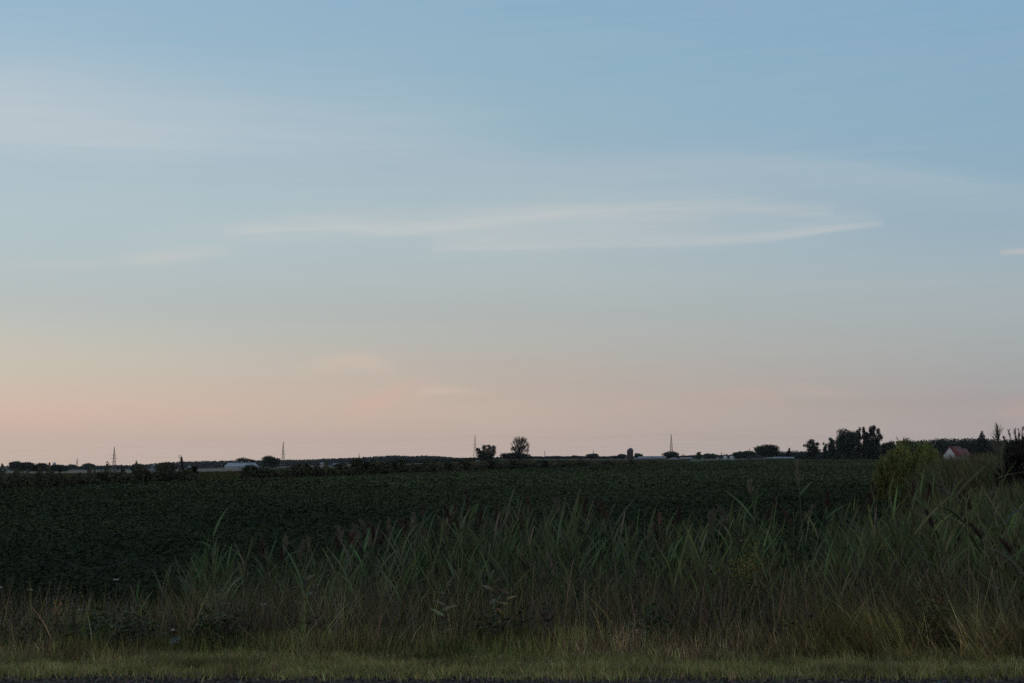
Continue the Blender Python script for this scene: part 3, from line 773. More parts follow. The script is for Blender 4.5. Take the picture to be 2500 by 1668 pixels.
def tree(name, px, ytop, D, wpx, kind, label, cat, group=None, col=(.045, .062, .030), leaf=.34, nl=2600, seed=0, dens=1.0):
    rng = np.random.default_rng(seed * 13 + abs(int(px)))
    nl = int(nl * (3.4 if kind == 'airy' else 2.5))
    X = across(px, D); z0 = gz(X, D); H = height_at(px, ytop, D) - z0; W_ = wpx / FPX * D
    root = empty(name, (X, D, z0), label, cat, group)
    base = np.array([X, D, z0])
    B = Batch()
    col = np.array(col)
    if kind == 'airy':
        T = Batch(); tips = []
        tube(T, [base, base + (0, 0, H * .3), base + (W_ * .01, 0, H * .62), base + (W_ * .02, 0, H * .9)], [H * .018, H * .014, H * .008, H * .002], np.array((.07, .06, .05)), 6)
        for j in range(130):
            h = rng.uniform(.16, .97); e = math.sqrt(max(.02, 1 - ((h - .56) / .45) ** 2)); a = rng.uniform(0, 6.28); out_ = W_ * .5 * e * math.sqrt(rng.uniform(.02, 1)); f = h * rng.uniform(.3, .6)
            p0_ = base + (0, 0, H * f); p2 = base + (math.cos(a) * out_, math.sin(a) * out_, H * h); p1 = p0_ * .5 + p2 * .5 + np.array([math.cos(a), math.sin(a), 0]) * out_ * .12
            tube(T, [p0_, p1, p2], [H * .005, H * .003, H * .001], np.array((.07, .06, .05)), 4)
            tips += [p1 * .4 + p2 * .6, p2, p2 * .75 + p1 * .25]
        T.build('trunk', M_BARK, root, loc=tuple(base))
        tips = np.array(tips); k = rng.integers(0, len(tips), nl)
        c = tips[k] + rng.normal(0, W_ * .020, (nl, 3)) * (1, 1, 1.9)
        cards(B, c, leaf * rng.uniform(.6, 1.3, nl), jit(col, nl, .25, rng=rng), up=.1, aspect=.7, rng=rng)
    else:
        lb = lobes_for(kind, W_, H, rng)
        C_ = np.array([l[0] for l in lb]); Rr = np.array([l[1] for l in lb])
        vol = (Rr.prod(1)) ** .62; k = rng.choice(len(lb), nl, p=vol / vol.sum())
        d = rng.normal(size=(nl, 3)); d /= np.linalg.norm(d, axis=1, keepdims=True); d *= (rng.random(nl) ** .4)[:, None] * (1 + (rng.random(nl) < .12) * rng.uniform(0, .45, nl))[:, None]
        c = C_[k] + d * Rr[k]; c[:, 2] = np.clip(c[:, 2], .02 * H, None)
        top = C_[:, 2] + Rr[:, 2]; c[:, 2] *= H / max(top.max(), .1) * .985
        ex = np.percentile(np.abs(c[:, 0]), 98 if kind == 'round' else 94); c[:, :2] *= W_ * .5 / ex
        leaf *= 1.15; clump = rng.normal(1, .22, len(lb)).clip(.6, 1.5)[k][:, None]
        cards(B, base + c, leaf * rng.uniform(.55, 1.35, nl), jit(col, nl, .22, rng=rng) * clump, up=.25, aspect=.8, rng=rng)
        T = Batch(); tr = max(.05, H * .02)
        tube(T, [base, base + (0, 0, H * .35), base + (W_ * .02, 0, H * .75)], [tr, tr * .7, tr * .25], np.array((.06, .05, .042)), 6)
        for j in range(0, len(lb), 3):
            cc = C_[j]; tube(T, [base + (0, 0, min(cc[2] * .55, H * .5)), base + cc * (.5, .5, .85), base + cc * (.9, .9, .98)], [tr * .45, tr * .3, tr * .12], np.array((.06, .05, .042)), 4)
        T.build('trunk', M_BARK, root, loc=tuple(base))
    B.build('crown', M_CROWN, root, loc=tuple(base))
    return root

TG = 'trees along the far edge of the fields'
DK, MD, OL = (.030, .044, .026), (.040, .055, .028), (.055, .066, .028)
TREES = [
    # px, ytop, D, width px, kind, label, colour, leaf, n
    (56, 1125, 760, 56, 'round', 'tall dark rounded tree, highest of the left farm trees beyond the hedgerow', DK, .5, 2600),
    (88, 1134, 770, 26, 'round', 'small dark tree tucked against the highest left farm tree', DK, .45, 1300),
    (109, 1130, 760, 36, 'round', 'dark rounded farm tree left of the pale water tower', DK, .45, 1800),
    (148, 1134, 720, 44, 'round', 'broad dark farm tree hiding the foot of the pale water tower', DK, .45, 2400),
    (176, 1133, 1500, 30, 'round', 'hazy low tree right of the pale water tower', MD, .8, 900),
    (222, 1130, 1300, 28, 'round', 'hazy tree with a pointed crown left of the first large pylon', MD, .8, 1200),
    (340, 1131, 420, 32, 'round', 'bushy green tree left of the grey blue shed beyond the hedgerow', MD, .3, 1600),
    (408, 1128, 430, 46, 'round', 'wide green tree between the grey blue shed and the dark conifer', MD, .3, 2200),
    (446, 1114, 440, 11, 'conifer', 'narrow blackish conifer beside the lattice windmill mast', (.028, .026, .026), .25, 1100),
    (602, 1116, 1050, 44, 'round', 'green tree rising behind the long white barn roof', OL, .6, 1600),
    (664, 1111, 760, 42, 'round', 'dark spreading tree right of the long white barn', DK, .4, 2600),
    (1187, 1085, 700, 40, 'multi', 'dark tree with several upright stems right of the third pylon', DK, .36, 3600),
    (1268, 1066, 720, 50, 'airy', 'tall thin leaved tree with an open see through crown', (.042, .046, .034), .26, 3800),
    (1243, 1104, 720, 36, 'bush', 'low dark tree at the left foot of the thin leaved tree', DK, .4, 1200),
    (1279, 1106, 720, 38, 'bush', 'low dark thicket tree at the right foot of the thin leaved tree', DK, .4, 1000),
    (1358, 1113, 1300, 26, 'round', 'hazy rounded tree, first right of the thin leaved tree', MD, .8, 800),
    (1384, 1115, 1300, 24, 'round', 'hazy low tree, second right of the thin leaved tree', MD, .8, 800),
    (1405, 1112, 1300, 24, 'round', 'hazy low tree left of the domed round tree', MD, .8, 800),
    (1424, 1114, 1300, 20, 'round', 'small hazy tree touching the domed round tree', MD, .8, 700),
    (1447, 1107, 1000, 27, 'round', 'domed round tree with a small pylon tip behind it', DK, .5, 1500),
    (1500, 1113, 1100, 20, 'round', 'low dark tree, two trees left of the silo', MD, .6, 900),
    (1516, 1108, 1100, 20, 'round', 'dark tree directly left of the silo', MD, .6, 1000),
    (1558, 1106, 1050, 18, 'round', 'rounded dark tree directly right of the silo', DK, .5, 1200),
    (1638, 1100, 900, 36, 'round', 'dark wide tree in front of the fourth pylon', DK, .42, 2400),
    (1705, 1103, 950, 15, 'poplar', 'upright green tree right of the farm sheds', MD, .5, 900),
    (1731, 1107, 1250, 34, 'round', 'hazy broad tree right of the upright green tree', MD, .8, 1300),
    (1803, 1101, 1000, 28, 'round', 'dark green tree right of the pale grain bins', MD, .6, 1300),
    (1826, 1100, 1000, 30, 'round', 'broad dark green tree, second right of the pale grain bins', MD, .6, 1300),
    (1872, 1084, 700, 54, 'round', 'large dark spreading tree above the pale long farmhouse', (.030, .044, .024), .42, 4200),
    (1925, 1093, 700, 13, 'conifer', 'blackish cone shaped conifer right of the pale long farmhouse', (.026, .024, .026), .35, 1000),
    (1979, 1071, 690, 30, 'poplar', 'mid sized poplar standing apart left of the tall poplar grove', DK, .42, 2000),
    (2013, 1079, 690, 11, 'poplar', 'slimmest poplar, a thin spire left of the tall poplar grove', DK, .38, 700),
    (2032, 1067, 680, 22, 'poplar', 'poplar with a pointed crown just left of the tall poplar grove', DK, .42, 1500),
    (2066, 1044, 660, 54, 'round', 'massive dark poplar with a full rounded crown at the left of the grove', DK, .42, 5200),
    (2050, 1058, 670, 18, 'poplar', 'slim poplar against the left flank of the massive rounded one', DK, .42, 1200),
    (2093, 1041, 650, 15, 'poplar', 'narrow poplar right beside the massive rounded one', DK, .38, 1700),
    (2106, 1040, 650, 17, 'poplar', 'narrow poplar with sky gaps, second from the right of the grove', DK, .38, 1800),
    (2128, 1036, 645, 36, 'multi', 'tallest poplar with feathered crown at the right end of the grove', DK, .42, 5200),
    (2166, 1076, 620, 40, 'round', 'low green tree between the poplar grove and the yellow green shrub', MD, .45, 1900),
    (2205, 1073, 620, 46, 'round', 'low green tree right behind the yellow green shrub', MD, .45, 2200),
    (2395, 1051, 560, 28, 'conifer', 'pine shaped tree rising out of the wood beside the red roofed house', (.030, .038, .028), .4, 1800),
]
for i_, (px_, yt, D_, w_, kd, lab, cl_, lf, nl_) in enumerate(TREES):
    nm = {'conifer': 'conifer_tree', 'poplar': 'poplar_tree', 'bush': 'bushy_tree'}.get(kd, 'broadleaf_tree')
    if kd == 'multi': nm = 'poplar_tree'
    tree(nm, px_, yt, D_, w_, kd, lab, 'tree', TG, cl_, lf, nl_, seed=i_)

# hedgerow bushes between the soy and the left fields
HG = 'bushes of the hedgerow behind the soybean field'
HED = [(-12, 1166, 44), (12, 1172, 30), (48, 1157, 42), (76, 1163, 34), (106, 1156, 34), (132, 1164, 26), (168, 1159, 40), (200, 1166, 30), (243, 1150, 38), (285, 1150, 40), (318, 1157, 34), (352, 1142, 40), (388, 1149, 34),
       (425, 1150, 40), (455, 1146, 34), (474, 1137, 18), (614, 1133, 38), (648, 1141, 40), (684, 1142, 38), (716, 1137, 34), (744, 1130, 26), (772, 1141, 30), (804, 1141, 28), (834, 1131, 26), (872, 1119, 24), (898, 1124, 32),
       (928, 1124, 34), (955, 1124, 30), (974, 1119, 30), (1008, 1134, 26), (1044, 1128, 26), (1086, 1127, 26), (1132, 1123, 30), (1192, 1123, 24), (1248, 1122, 26), (1318, 1123, 26), (1370, 1125, 28), (1470, 1128, 22)]
HLAB = ['dark hedgerow bush at the far left end', 'low hedgerow bush below the left farm trees, second from the left end', 'broad hedgerow bush under the highest left farm tree', 'hedgerow bush between the two left farm tree groups',
        'hedgerow bush beneath the dark rounded farm tree', 'small hedgerow bush below the pale water tower', 'wide dark hedgerow bush right below the water tower trees', 'low hedgerow bush below the thin distant mast',
        'hedgerow bush just left of the first large pylon', 'hedgerow bush directly under the first large pylon', 'low hedgerow bush right of the first large pylon', 'tall leafy hedgerow bush under the grey blue shed',
        'hedgerow bush right below the grey blue shed', 'hedgerow bush left below the dark conifer', 'hedgerow bush right below the dark conifer', 'narrow pointed hedgerow bush before the open crop gap',
        'tall hedgerow bush in front of the long white barn', 'low hedgerow bush at the right end of the white barn', 'hedgerow bush below the second pylon', 'hedgerow bush right of the second pylon',
        'pointed hedgerow bush left of the white hut', 'low hedgerow bush beneath the white hut', 'low hedgerow bush below the blue roof', 'pointed hedgerow bush right of the blue roof', 'tall conical hedgerow bush, first of the dense middle stretch',
        'full hedgerow bush right of the tall conical one', 'round hedgerow bush in the dense middle stretch', 'hedgerow bush left of the tallest middle one', 'tallest hedgerow bush closing the dense middle stretch', 'low hedgerow bush right of the tallest middle one',
        'hedgerow bush before the yellowish crop strip', 'hedgerow bush right of the yellowish crop strip', 'hedgerow bush just left of the third pylon', 'hedgerow bush under the many stemmed tree', 'hedgerow bush left below the thin leaved tree',
        'small hedgerow bush right below the thin leaved tree', 'small low hedgerow bush under the hazy trees', 'last tiny bush of the hedgerow left of the silo']
for i_, ((px_, yt, w_), lab) in enumerate(zip(HED, HLAB)):
    t_ = (px_ - 1250) / FPX; D_ = -40.48 / (t_ - .235) + 1.5
    cl_ = [(.052, .062, .030), (.042, .046, .028), (.066, .074, .034), (.040, .044, .030)][i_ % 4]
    tree('hedge_bush', px_, yt, D_, w_ * 1.15, 'bush', lab, 'bush', HG, cl_, .10 * D_ / 90, 1500, seed=400 + i_)

# undergrowth along the hedgerow
B = Batch(); n = 52000
px_r = R.uniform(-60, 1640, n); t_ = (px_r - 1250) / FPX; D_ = -40.48 / (t_ - .235) + R.uniform(-1.0, 4.5, n)
Xh = t_ * D_; hz = ground_z(Xh, D_)
ht = np.interp(px_r, [0, 300, 480, 500, 590, 620, 1000, 1250, 1500, 1640], [1.25, 1.4, 1.25, .65, .65, 1.3, 1.45, 1.3, 1.1, .8]) * (1 + .35 * vnoise(px_r / 14, px_r * 0, 71) + .2 * vnoise(px_r / 5, px_r * 0, 72))
zz = hz + ht * R.random(n) ** .8
cards(B, np.stack([Xh, D_, zz], 1), .0014 * D_ * R.uniform(.7, 1.4, n), jit((.056, .060, .032), n, .35) * (1 + .45 * vnoise(px_r / 20, px_r * 0 + 4, 73))[:, None], up=.2, aspect=.7)
tag(B.build('hedgerow_undergrowth', M_CROWN), 'tangled low undergrowth along the hedgerow behind the soybean field', 'undergrowth', kind='stuff')

# the crop beyond the hedgerow (left) - vertical stalky plants
B = Batch(); n = 60000
D_ = 80 + 220 * R.random(n) ** 1.5; t_ = R.uniform(-.42, -.02, n); Xc = t_ * D_
k = Xc < hedge_x(D_) - 4; Xc, D_ = Xc[k], D_[k]; n = len(Xc)
blades(B, np.stack([Xc, D_, ground_z(Xc, D_)], 1), R.uniform(1.0, 1.35, n), .0011 * D_ * R.uniform(.6, 1.4, n), R.uniform(0, 6.28, n), R.uniform(0, .15, n), R.uniform(0, .6, n), jit((.060, .064, .028), n, .35), K=2, side=R.uniform(-.5, .5, n))
tag(B.build('corn_crop', M_DRY), 'dull olive corn crop standing beyond the hedgerow on the left', 'corn crop', kind='stuff')
# same crop as a low mass right of centre
B = Batch(); n = 26000
px_r = R.uniform(1040, 1680, n); D_ = R.uniform(0, 1, n) ** 1.4; D0 = np.minimum(-40.48 / np.minimum((px_r - 1250) / FPX - .235, -.08) + 6, 480); D_ = D0 + 160 * D_
Xc = (px_r - 1250) / FPX * D_
blades(B, np.stack([Xc, D_, ground_z(Xc, D_)], 1), R.uniform(1.1, 1.5, n) * np.interp(px_r, [1040, 1250, 1680], [1, 1, .75]), .0013 * D_ * R.uniform(.6, 1.4, n), R.uniform(0, 6.28, n), R.uniform(0, .15, n), R.uniform(0, .6, n), jit((.075, .072, .036), n, .3), K=2, side=R.uniform(-.5, .5, n))
tag(B.build('ripening_crop', M_DRY), 'strip of yellowish ripening crop between the hedgerow and the distant trees', 'crop', kind='stuff')

def far_sheet(name, px0, px1, D0, D1, dz, tint):
    g = np.linspace(px0, px1, 50); dd = np.linspace(D0, D1, 8); G, DD = np.meshgrid(g, dd); Xf = (G - 1250) / FPX * DD
    v = np.stack([Xf, DD, ground_z(Xf, DD) + dz], 2).reshape(-1, 3); i = np.arange(G.size).reshape(G.shape)
    q = np.stack([i[:-1, :-1], i[:-1, 1:], i[1:, 1:], i[1:, :-1]], -1).reshape(-1, 4)
    o = Batch().add(v, q, np.array(tint)).build(name, M_FAR); o['kind'] = 'structure'; return o
far_sheet('pale_field', -60, 620, 330, 1020, .35, (.15, .135, .10))
far_sheet('stubble_field', 880, 1640, 640, 690, .30, (.10, .09, .06))

# woods on the skyline
def woods(name, pts, D, depth, label, col, leaf, per, step, cat='wood', ragged=2.0, seed=0):
    rng = np.random.default_rng(seed)
    B = Batch(); px0, px1 = pts[0][0], pts[-1][0]
    m = int((px1 - px0) / step)
    pxs = np.sort(rng.uniform(px0, px1, m)); Ds = D + rng.random(m) * depth; Xw = (pxs - 1250) / FPX * Ds; zb = ground_z(Xw, Ds)
    yt = np.interp(pxs, [p[0] for p in pts], [p[1] for p in pts]) + rng.gamma(1.2, ragged * .55, m) - ragged * .3
    zt = EYE + Ds * (1114 - yt) / FPX
    H = np.maximum(zt - zb, 2)
    k = np.repeat(np.arange(m), per); n = len(k)
    d = rng.normal(size=(n, 3)); d /= np.linalg.norm(d, axis=1, keepdims=True); d *= (rng.random(n) ** .45)[:, None]
    cr = np.minimum(H * .44, 7.5)
    c = np.stack([Xw[k] + d[:, 0] * cr[k], Ds[k] + d[:, 1] * cr[k], zb[k] + H[k] * (.46 + .50 * d[:, 2])], 1)
    tn = jit(col, n, .2, rng=rng) * rng.normal(1, .2, m).clip(.6, 1.5)[k][:, None]
    cards(B, c, leaf * rng.uniform(.6, 1.3, n), tn, up=.2, aspect=.85, rng=rng)
    return tag(B.build(name, M_CROWN), label, cat, kind='stuff')

woods('distant_wood', [(-30, 1138), (60, 1137), (150, 1140), (235, 1137), (300, 1135), (335, 1137), (400, 1128), (455, 1126), (520, 1124), (640, 1123), (700, 1122), (760, 1121), (800, 1119), (870, 1117), (910, 1114), (965, 1111), (1005, 1113), (1045, 1112), (1090, 1115), (1118, 1119)],
      1900, 350, 'long bluish wood on the left skyline behind the barn and pylons', (.026, .036, .028), 1.9, 80, .8, seed=1)
woods('distant_wood', [(1040, 1119), (1150, 1117), (1230, 1115), (1320, 1115), (1400, 1116), (1490, 1117)], 1150, 120, 'low dark belt of trees under the third pylon and the hazy trees', (.038, .048, .030), 1.0, 60, 1.8, seed=2)
woods('distant_wood', [(985, 1119), (1010, 1121), (1060, 1120), (1120, 1122), (1160, 1120)], 800, 60, 'dark tree belt right behind the tallest hedgerow bush', DK, .7, 90, 1.6, seed=6)
woods('distant_wood', [(1300, 1119), (1500, 1117), (1700, 1112), (1760, 1110), (1840, 1108), (1900, 1100), (1935, 1099), (1965, 1100), (2010, 1103)], 2200, 300, 'hazy mauve wood behind the silo and farm sheds', (.05, .052, .048), 1.9, 60, 1.6, seed=3)
woods('dark_wood', [(1890, 1106), (1955, 1101), (2000, 1101), (2060, 1086), (2120, 1082), (2160, 1086), (2260, 1090)], 700, 60, 'dark undergrowth belt at the foot of the poplar grove', (.028, .036, .026), .6, 160, 1.6, ragged=2.5, seed=4)
woods('dark_wood', [(2225, 1074), (2270, 1069), (2300, 1067), (2350, 1068), (2380, 1066), (2420, 1068), (2460, 1071), (2560, 1066)], 560, 70, 'dark wood behind the red roofed house', (.026, .036, .026), .6, 260, 1.5, ragged=1.6, seed=5)
woods('distant_wood', [(1640, 1113), (1700, 1110), (1770, 1111), (1850, 1108)], 1300, 150, 'hazy tree belt behind the pale grain bins', (.04, .05, .034), 1.0, 70, 2.2, seed=8)

# ------------------------------------------------------------------ right hand side: shrub, tall grass bank, dark bush
def shrub_shoots(name, px, ytop, Y, wpx, label, cat, col, n, leaf, seed, spiky=0, barkc=(.05, .045, .03), yb=None):
    rng = np.random.default_rng(seed); X = (px - 1250) / FPX * Y; z0 = gz(X, Y); H = height_at(px, ytop, Y) - z0; W_ = wpx / FPX * Y
    root = empty(name, (X, Y, z0), label, cat)
    T = Batch(); B = Batch(); ns = 170; tips = []; mids = []
    for j in range(ns):
        a = rng.uniform(0, 6.28); r = math.sqrt(rng.random()) * W_ * .5; hh = H * math.sqrt(max(.16, 1 - (r / (W_ * .54)) ** 2.3)) * rng.uniform(.72, 1.03)
        if j < spiky: hh = H * rng.uniform(.92, 1.0); r *= .8
        tip = np.array([X + r * math.cos(a), Y + r * math.sin(a), z0 + hh]); mid = np.array([X + r * .7 * math.cos(a), Y + r * .7 * math.sin(a), z0 + hh * .5])
        tube(T, [(X + r * .25 * math.cos(a), Y + r * .25 * math.sin(a), z0), mid, tip], [.012, .008, .003], np.array(barkc), 4); tips.append(tip); mids.append(mid)
    T.build('trunk', M_BARK, root, loc=(X, Y, z0))
    tips, mids = np.array(tips), np.array(mids)
    k = rng.integers(0, ns, n); f = rng.random(n) ** .8
    c = mids[k] * (1 - f[:, None]) + tips[k] * f[:, None] + rng.normal(0, W_ * .035 * (1.2 - .8 * f)[:, None], (n, 3))
    m2 = rng.random(n) < .45
    lowf = rng.random(n); c[m2] = (np.array([X, Y, z0]) * (1 - lowf[:, None]) + mids[k] * lowf[:, None] + rng.normal(0, W_ * .09, (n, 3)))[m2]
    c[:, 2] = np.maximum(c[:, 2], z0 + .03)
    shade = rng.normal(1, .2, ns).clip(.6, 1.5)[k][:, None]
    th = np.abs(rng.normal(.3, .4, n))
    blades(B, c, leaf * rng.uniform(.6, 1.3, n), leaf * .24 * rng.uniform(.7, 1.3, n), rng.uniform(0, 6.28, n), th, rng.uniform(0, .8, n), jit(col, n, .22, rng=rng) * shade, K=2, prof='leaf', side=rng.uniform(-1.5, 1.5, n))
    B.build('foliage', M_LEAF, root, loc=(X, Y, z0))
shrub_shoots('willow_shrub', 2224, 1074, 52, 200, 'large yellow green willow shrub at the right end of the soybean field', 'shrub', (.17, .19, .058), 95000, .10, 31)
shrub_shoots('willow_shrub', 2168, 1104, 49, 95, 'lower yellow green willow shrub against the left side of the large one', 'shrub', (.16, .175, .055), 36000, .10, 32)
shrub_shoots('willow_shrub', 2276, 1096, 54, 80, 'low yellow green willow shrub on the house side of the large one', 'shrub', (.16, .19, .060), 26000, .10, 36)
shrub_shoots('dark_bush', 2500, 1072, 31, 170, 'blackish leafy bush with upright shoots at the right edge', 'bush', (.030, .026, .022), 90000, .085, 33, spiky=16)
# upright shoots of the dark bush
dk = [o for o in COL.objects if o.name == 'dark_bush'][0]
rng = np.random.default_rng(3); B = Batch(); T = Batch()
for (px_, yt) in ((2442, 1082), (2458, 1053), (2469, 1047), (2480, 1049), (2490, 1046), (2500, 1058), (2512, 1050), (2450, 1068)):
    a = np.array([(2492 - 1250 + (px_ - 2492) * .5) / FPX * 30, 30, height_at(px_, 1110, 30)]); b_ = np.array([(px_ - 1250) / FPX * 30, 30 + rng.normal(0, .1), height_at(px_, yt, 30)])
    tube(T, [a, (a + b_) / 2 + (0, 0, .02), b_], [.008, .006, .002], np.array((.05, .04, .03)), 4)
    f = rng.random(70)[:, None]; blades(B, a * (1 - f) + b_ * f, rng.uniform(.04, .09, 70), rng.uniform(.015, .025, 70), rng.uniform(0, 6.28, 70), rng.uniform(.2, .8, 70), rng.uniform(0, .6, 70), jit((.03, .028, .022), 70, .2), K=2, prof='leaf', side=rng.uniform(-1.5, 1.5, 70))
T.build('shoot', M_BARK, dk, loc=tuple(dk.location)); B.build('shoot_leaves', M_LEAF, dk, loc=tuple(dk.location))

# tall grass bank of the side ditch running away on the right
B = Batch()
for (n, ya, yb_, tops_x, tops_y, w_, gam) in ((34000, 17, 29, [2090, 2200, 2300, 2400, 2500, 2700], [1310, 1258, 1222, 1190, 1172, 1155], .0007, 18), (34000, 34, 60, [2100, 2220, 2262, 2300, 2335, 2440, 2700], [1330, 1262, 1215, 1122, 1106, 1103, 1101], .0007, 8)):
    Yb = ya + (yb_ - ya) * R.random(n); pxb = 2105 + 560 * R.random(n) + (Yb - ya) * .5
    k = R.random(n) < .35 + .65 * (vnoise(pxb / 14, Yb / 1.2, 83) > -.25); Yb, pxb = Yb[k], pxb[k]; n = len(Yb)
    Xb = (pxb - 1250) / FPX * Yb
    cl2 = vnoise(pxb / 18, Yb / 2, 81)
    topb = np.interp(pxb, tops_x, tops_y) + R.gamma(1.3, gam, n) + gam * 1.1 * cl2 + gam * .8 * vnoise(pxb / 5, Yb, 84)
    hb = np.clip(EYE + (1114 - topb) / FPX * Yb - ground_z(Xb, Yb), .25, 2.6)
    pt = vnoise(pxb / 30, Yb / 5, 82) + .6 * cl2
    cc = np.where((R.random(n) < .5 + .5 * pt)[:, None], jit((.070, .098, .048), n, .6), jit((.125, .108, .060), n, .6)) * (1 + .55 * vnoise(pxb / 9, Yb / 1.5, 86) + .3 * vnoise(pxb / 3, Yb, 87)).clip(.2, 2)[:, None]
    blades(B, np.stack([Xb, Yb, ground_z(Xb, Yb)], 1), hb, w_ * Yb * R.uniform(.7, 1.5, n), np.where(R.random(n) < .5, math.pi, R.uniform(0, 6.28, n)), np.abs(R.normal(.08, .14, n)), R.uniform(0, 1.1, n), cc, K=3, side=R.uniform(-.9, .9, n))
tag(B.build('side_ditch_grass', M_DRY), 'tall grey green grass and reeds along the side ditch at the right', 'tall grass', kind='stuff')

# ------------------------------------------------------------------ buildings
def gable_house(name, px, D, wpx, y_eave, y_ridge, label, cat, wallc, roofc, depth=8.0, hip=.0, along='x', group=None, vents=0, over=.3, windows=0, roof_mat=None, door=False, rot=0.0):
    wallc = tuple(v * .42 for v in wallc); roofc = tuple(v * .38 for v in roofc)
    X = across(px, D); z0 = gz(X, D); w = wpx / FPX * D / 2; e = height_at(px, y_eave, D) - z0; r = height_at(px, y_ridge, D) - z0; d = depth / 2
    root = empty(name, (X, D, z0), label, cat, group); root.rotation_euler = (0, 0, rot)
    def place(B_, nm, mat, par=root):
        o = B_.build(nm, mat); o.parent = par; return o
    B = Batch(); box(B, -w, w, -d, d, 0, e, np.array(wallc))
    if along == 'y':       # gable end towards the viewer
        B.add([(-w, -d, e), (w, -d, e), (.01, -d, r - .05), (-.01, -d, r - .05)], [[0, 1, 2, 3]], np.array(wallc))
        B.add([(-w, d, e), (w, d, e), (.01, d, r - .05), (-.01, d, r - .05)], [[3, 2, 1, 0]], np.array(wallc))
    elif hip == 0:
        for sx_ in (-w, w): B.add([(sx_, -d, e), (sx_, d, e), (sx_, .01, r - .05), (sx_, -.01, r - .05)], [[0, 1, 2, 3]], np.array(wallc))
    place(B, 'wall', M_PAINT)
    B = Batch(); tk = .18
    def slab(a, b_, c_, d_):
        a, b_, c_, d_ = map(np.array, (a, b_, c_, d_)); up_ = np.array([0, 0, tk])
        B.add([a, b_, c_, d_, a + up_, b_ + up_, c_ + up_, d_ + up_], [[3, 2, 1, 0], [4, 5, 6, 7], [0, 1, 5, 4], [1, 2, 6, 5], [2, 3, 7, 6], [3, 0, 4, 7]], np.array(roofc))
    o_ = over; es = e - o_ * (r - e) / (d if along == 'x' else w)
    if along == 'x':
        h_ = hip
        slab((-w - o_, -d - o_, es), (w + o_, -d - o_, es), (w + o_ - h_, 0, r), (-w - o_ + h_, 0, r))
        slab((w + o_, d + o_, es), (-w - o_, d + o_, es), (-w - o_ + h_, 0, r), (w + o_ - h_, 0, r))
        if h_ > 0:
            slab((-w - o_, d + o_, es), (-w - o_, -d - o_, es), (-w - o_ + h_, -.01, r), (-w - o_ + h_, .01, r))
            slab((w + o_, -d - o_, es), (w + o_, d + o_, es), (w + o_ - h_, .01, r), (w + o_ - h_, -.01, r))
    else:
        slab((-w - o_, d + o_, es), (-w - o_, -d - o_, es), (0, -d - o_, r), (0, d + o_, r))
        slab((w + o_, -d - o_, es), (w + o_, d + o_, es), (0, d + o_, r), (0, -d - o_, r))
    ro = place(B, 'roof', roof_mat or M_ROOF)
    for j in range(vents):
        vx = -w * .5 + w * j * (1.0 if vents > 1 else 0) / max(vents - 1, 1) * 1.0
        B = Batch(); box(B, vx - .35, vx + .35, -.35, .35, r, r + .7, np.array((.5, .5, .5))); box(B, vx - .5, vx + .5, -.5, .5, r + .7, r + .95, np.array(roofc)); place(B, 'roof_vent', M_STEEL, ro)
    for j in range(windows):
        wx = -w * .75 + 1.5 * w * (j + .5) / windows; B = Batch(); box(B, wx - .5, wx + .5, -d - .04, -d + .02, e * .4, e * .75, np.array((.03, .035, .045))); place(B, 'window', M_STEEL)
    if door:
        B = Batch(); box(B, -w * .12, w * .12, -d - .05, -d + .02, 0.02, e * .85, np.array((.25, .27, .3))); place(B, 'door', M_PAINT)
    return root

WH, BL, GR = (.62, .66, .70), (.38, .48, .58), (.33, .35, .38)
gable_house('barn', 592, 880, 74, 1139, 1130.5, 'long white barn with pale blue hipped roof and three ridge vents', 'barn', (.80, .98, 1.15), (.80, .98, 1.15), depth=9, hip=1.4, vents=3, door=True)
gable_house('shed', 464, 400, 7, 1145, 1139, 'small grey blue shed right of the dark conifer', 'shed', GR, BL, depth=3, along='y')
gable_house('shed', 377, 520, 10, 1140, 1135, 'small grey blue shed between the two left leafy trees', 'shed', (.4, .45, .5), BL, depth=4, along='y')
gable_house('farm_building', 14, 900, 12, 1145, 1142, 'pale building with a white roof at the far left', 'farm building', GR, WH, depth=6)
gable_house('farm_building', 2, 820, 22, 1148, 1140, 'mauve grey farm building at the left edge', 'farm building', (.35, .32, .33), (.36, .34, .36), depth=8)
gable_house('hut', 788, 700, 6, 1133, 1130.5, 'small white hut beyond the hedgerow right of the second pylon', 'hut', (.78, .78, .76), (.5, .5, .5), depth=3)
gable_house('farm_building', 821, 1100, 12, 1134.5, 1132, 'distant farm building with a low light blue roof', 'farm building', GR, (.34, .50, .68), depth=8)
gable_house('barn', 1574, 900, 42, 1121.5, 1115, 'grey barn with a broad pale blue roof right of the silo', 'barn', (.34, .38, .42), (.30, .37, .43), depth=14, hip=1.6, windows=3)
gable_house('barn', 1606, 880, 30, 1121, 1114.5, 'blue grey barn with a ridged roof left of the wide dark tree', 'barn', (.40, .45, .50), (.30, .36, .43), depth=12, windows=2, along='x')
gable_house('shed', 1644, 800, 26, 1123, 1118, 'grey shed with a sloping hipped roof under the fourth pylon', 'shed', (.26, .25, .26), (.24, .24, .25), depth=8, hip=2.2)
gable_house('shed', 1673, 820, 26, 1121, 1117.5, 'long low shed with a whitish roof right of the wide dark tree', 'shed', (.42, .44, .50), (.36, .38, .43), depth=8, windows=2)
gable_house('house', 1751, 900, 4, 1121, 1117, 'tiny white house beside the wooden pole', 'house', (.75, .75, .75), (.35, .33, .33), depth=5, along='y')
gable_house('farmhouse', 1910, 660, 46, 1120, 1116.5, 'pale green white long low farmhouse below the large dark spreading tree', 'farmhouse', (.40, .48, .48), (.32, .40, .40), depth=8, windows=5, door=True)
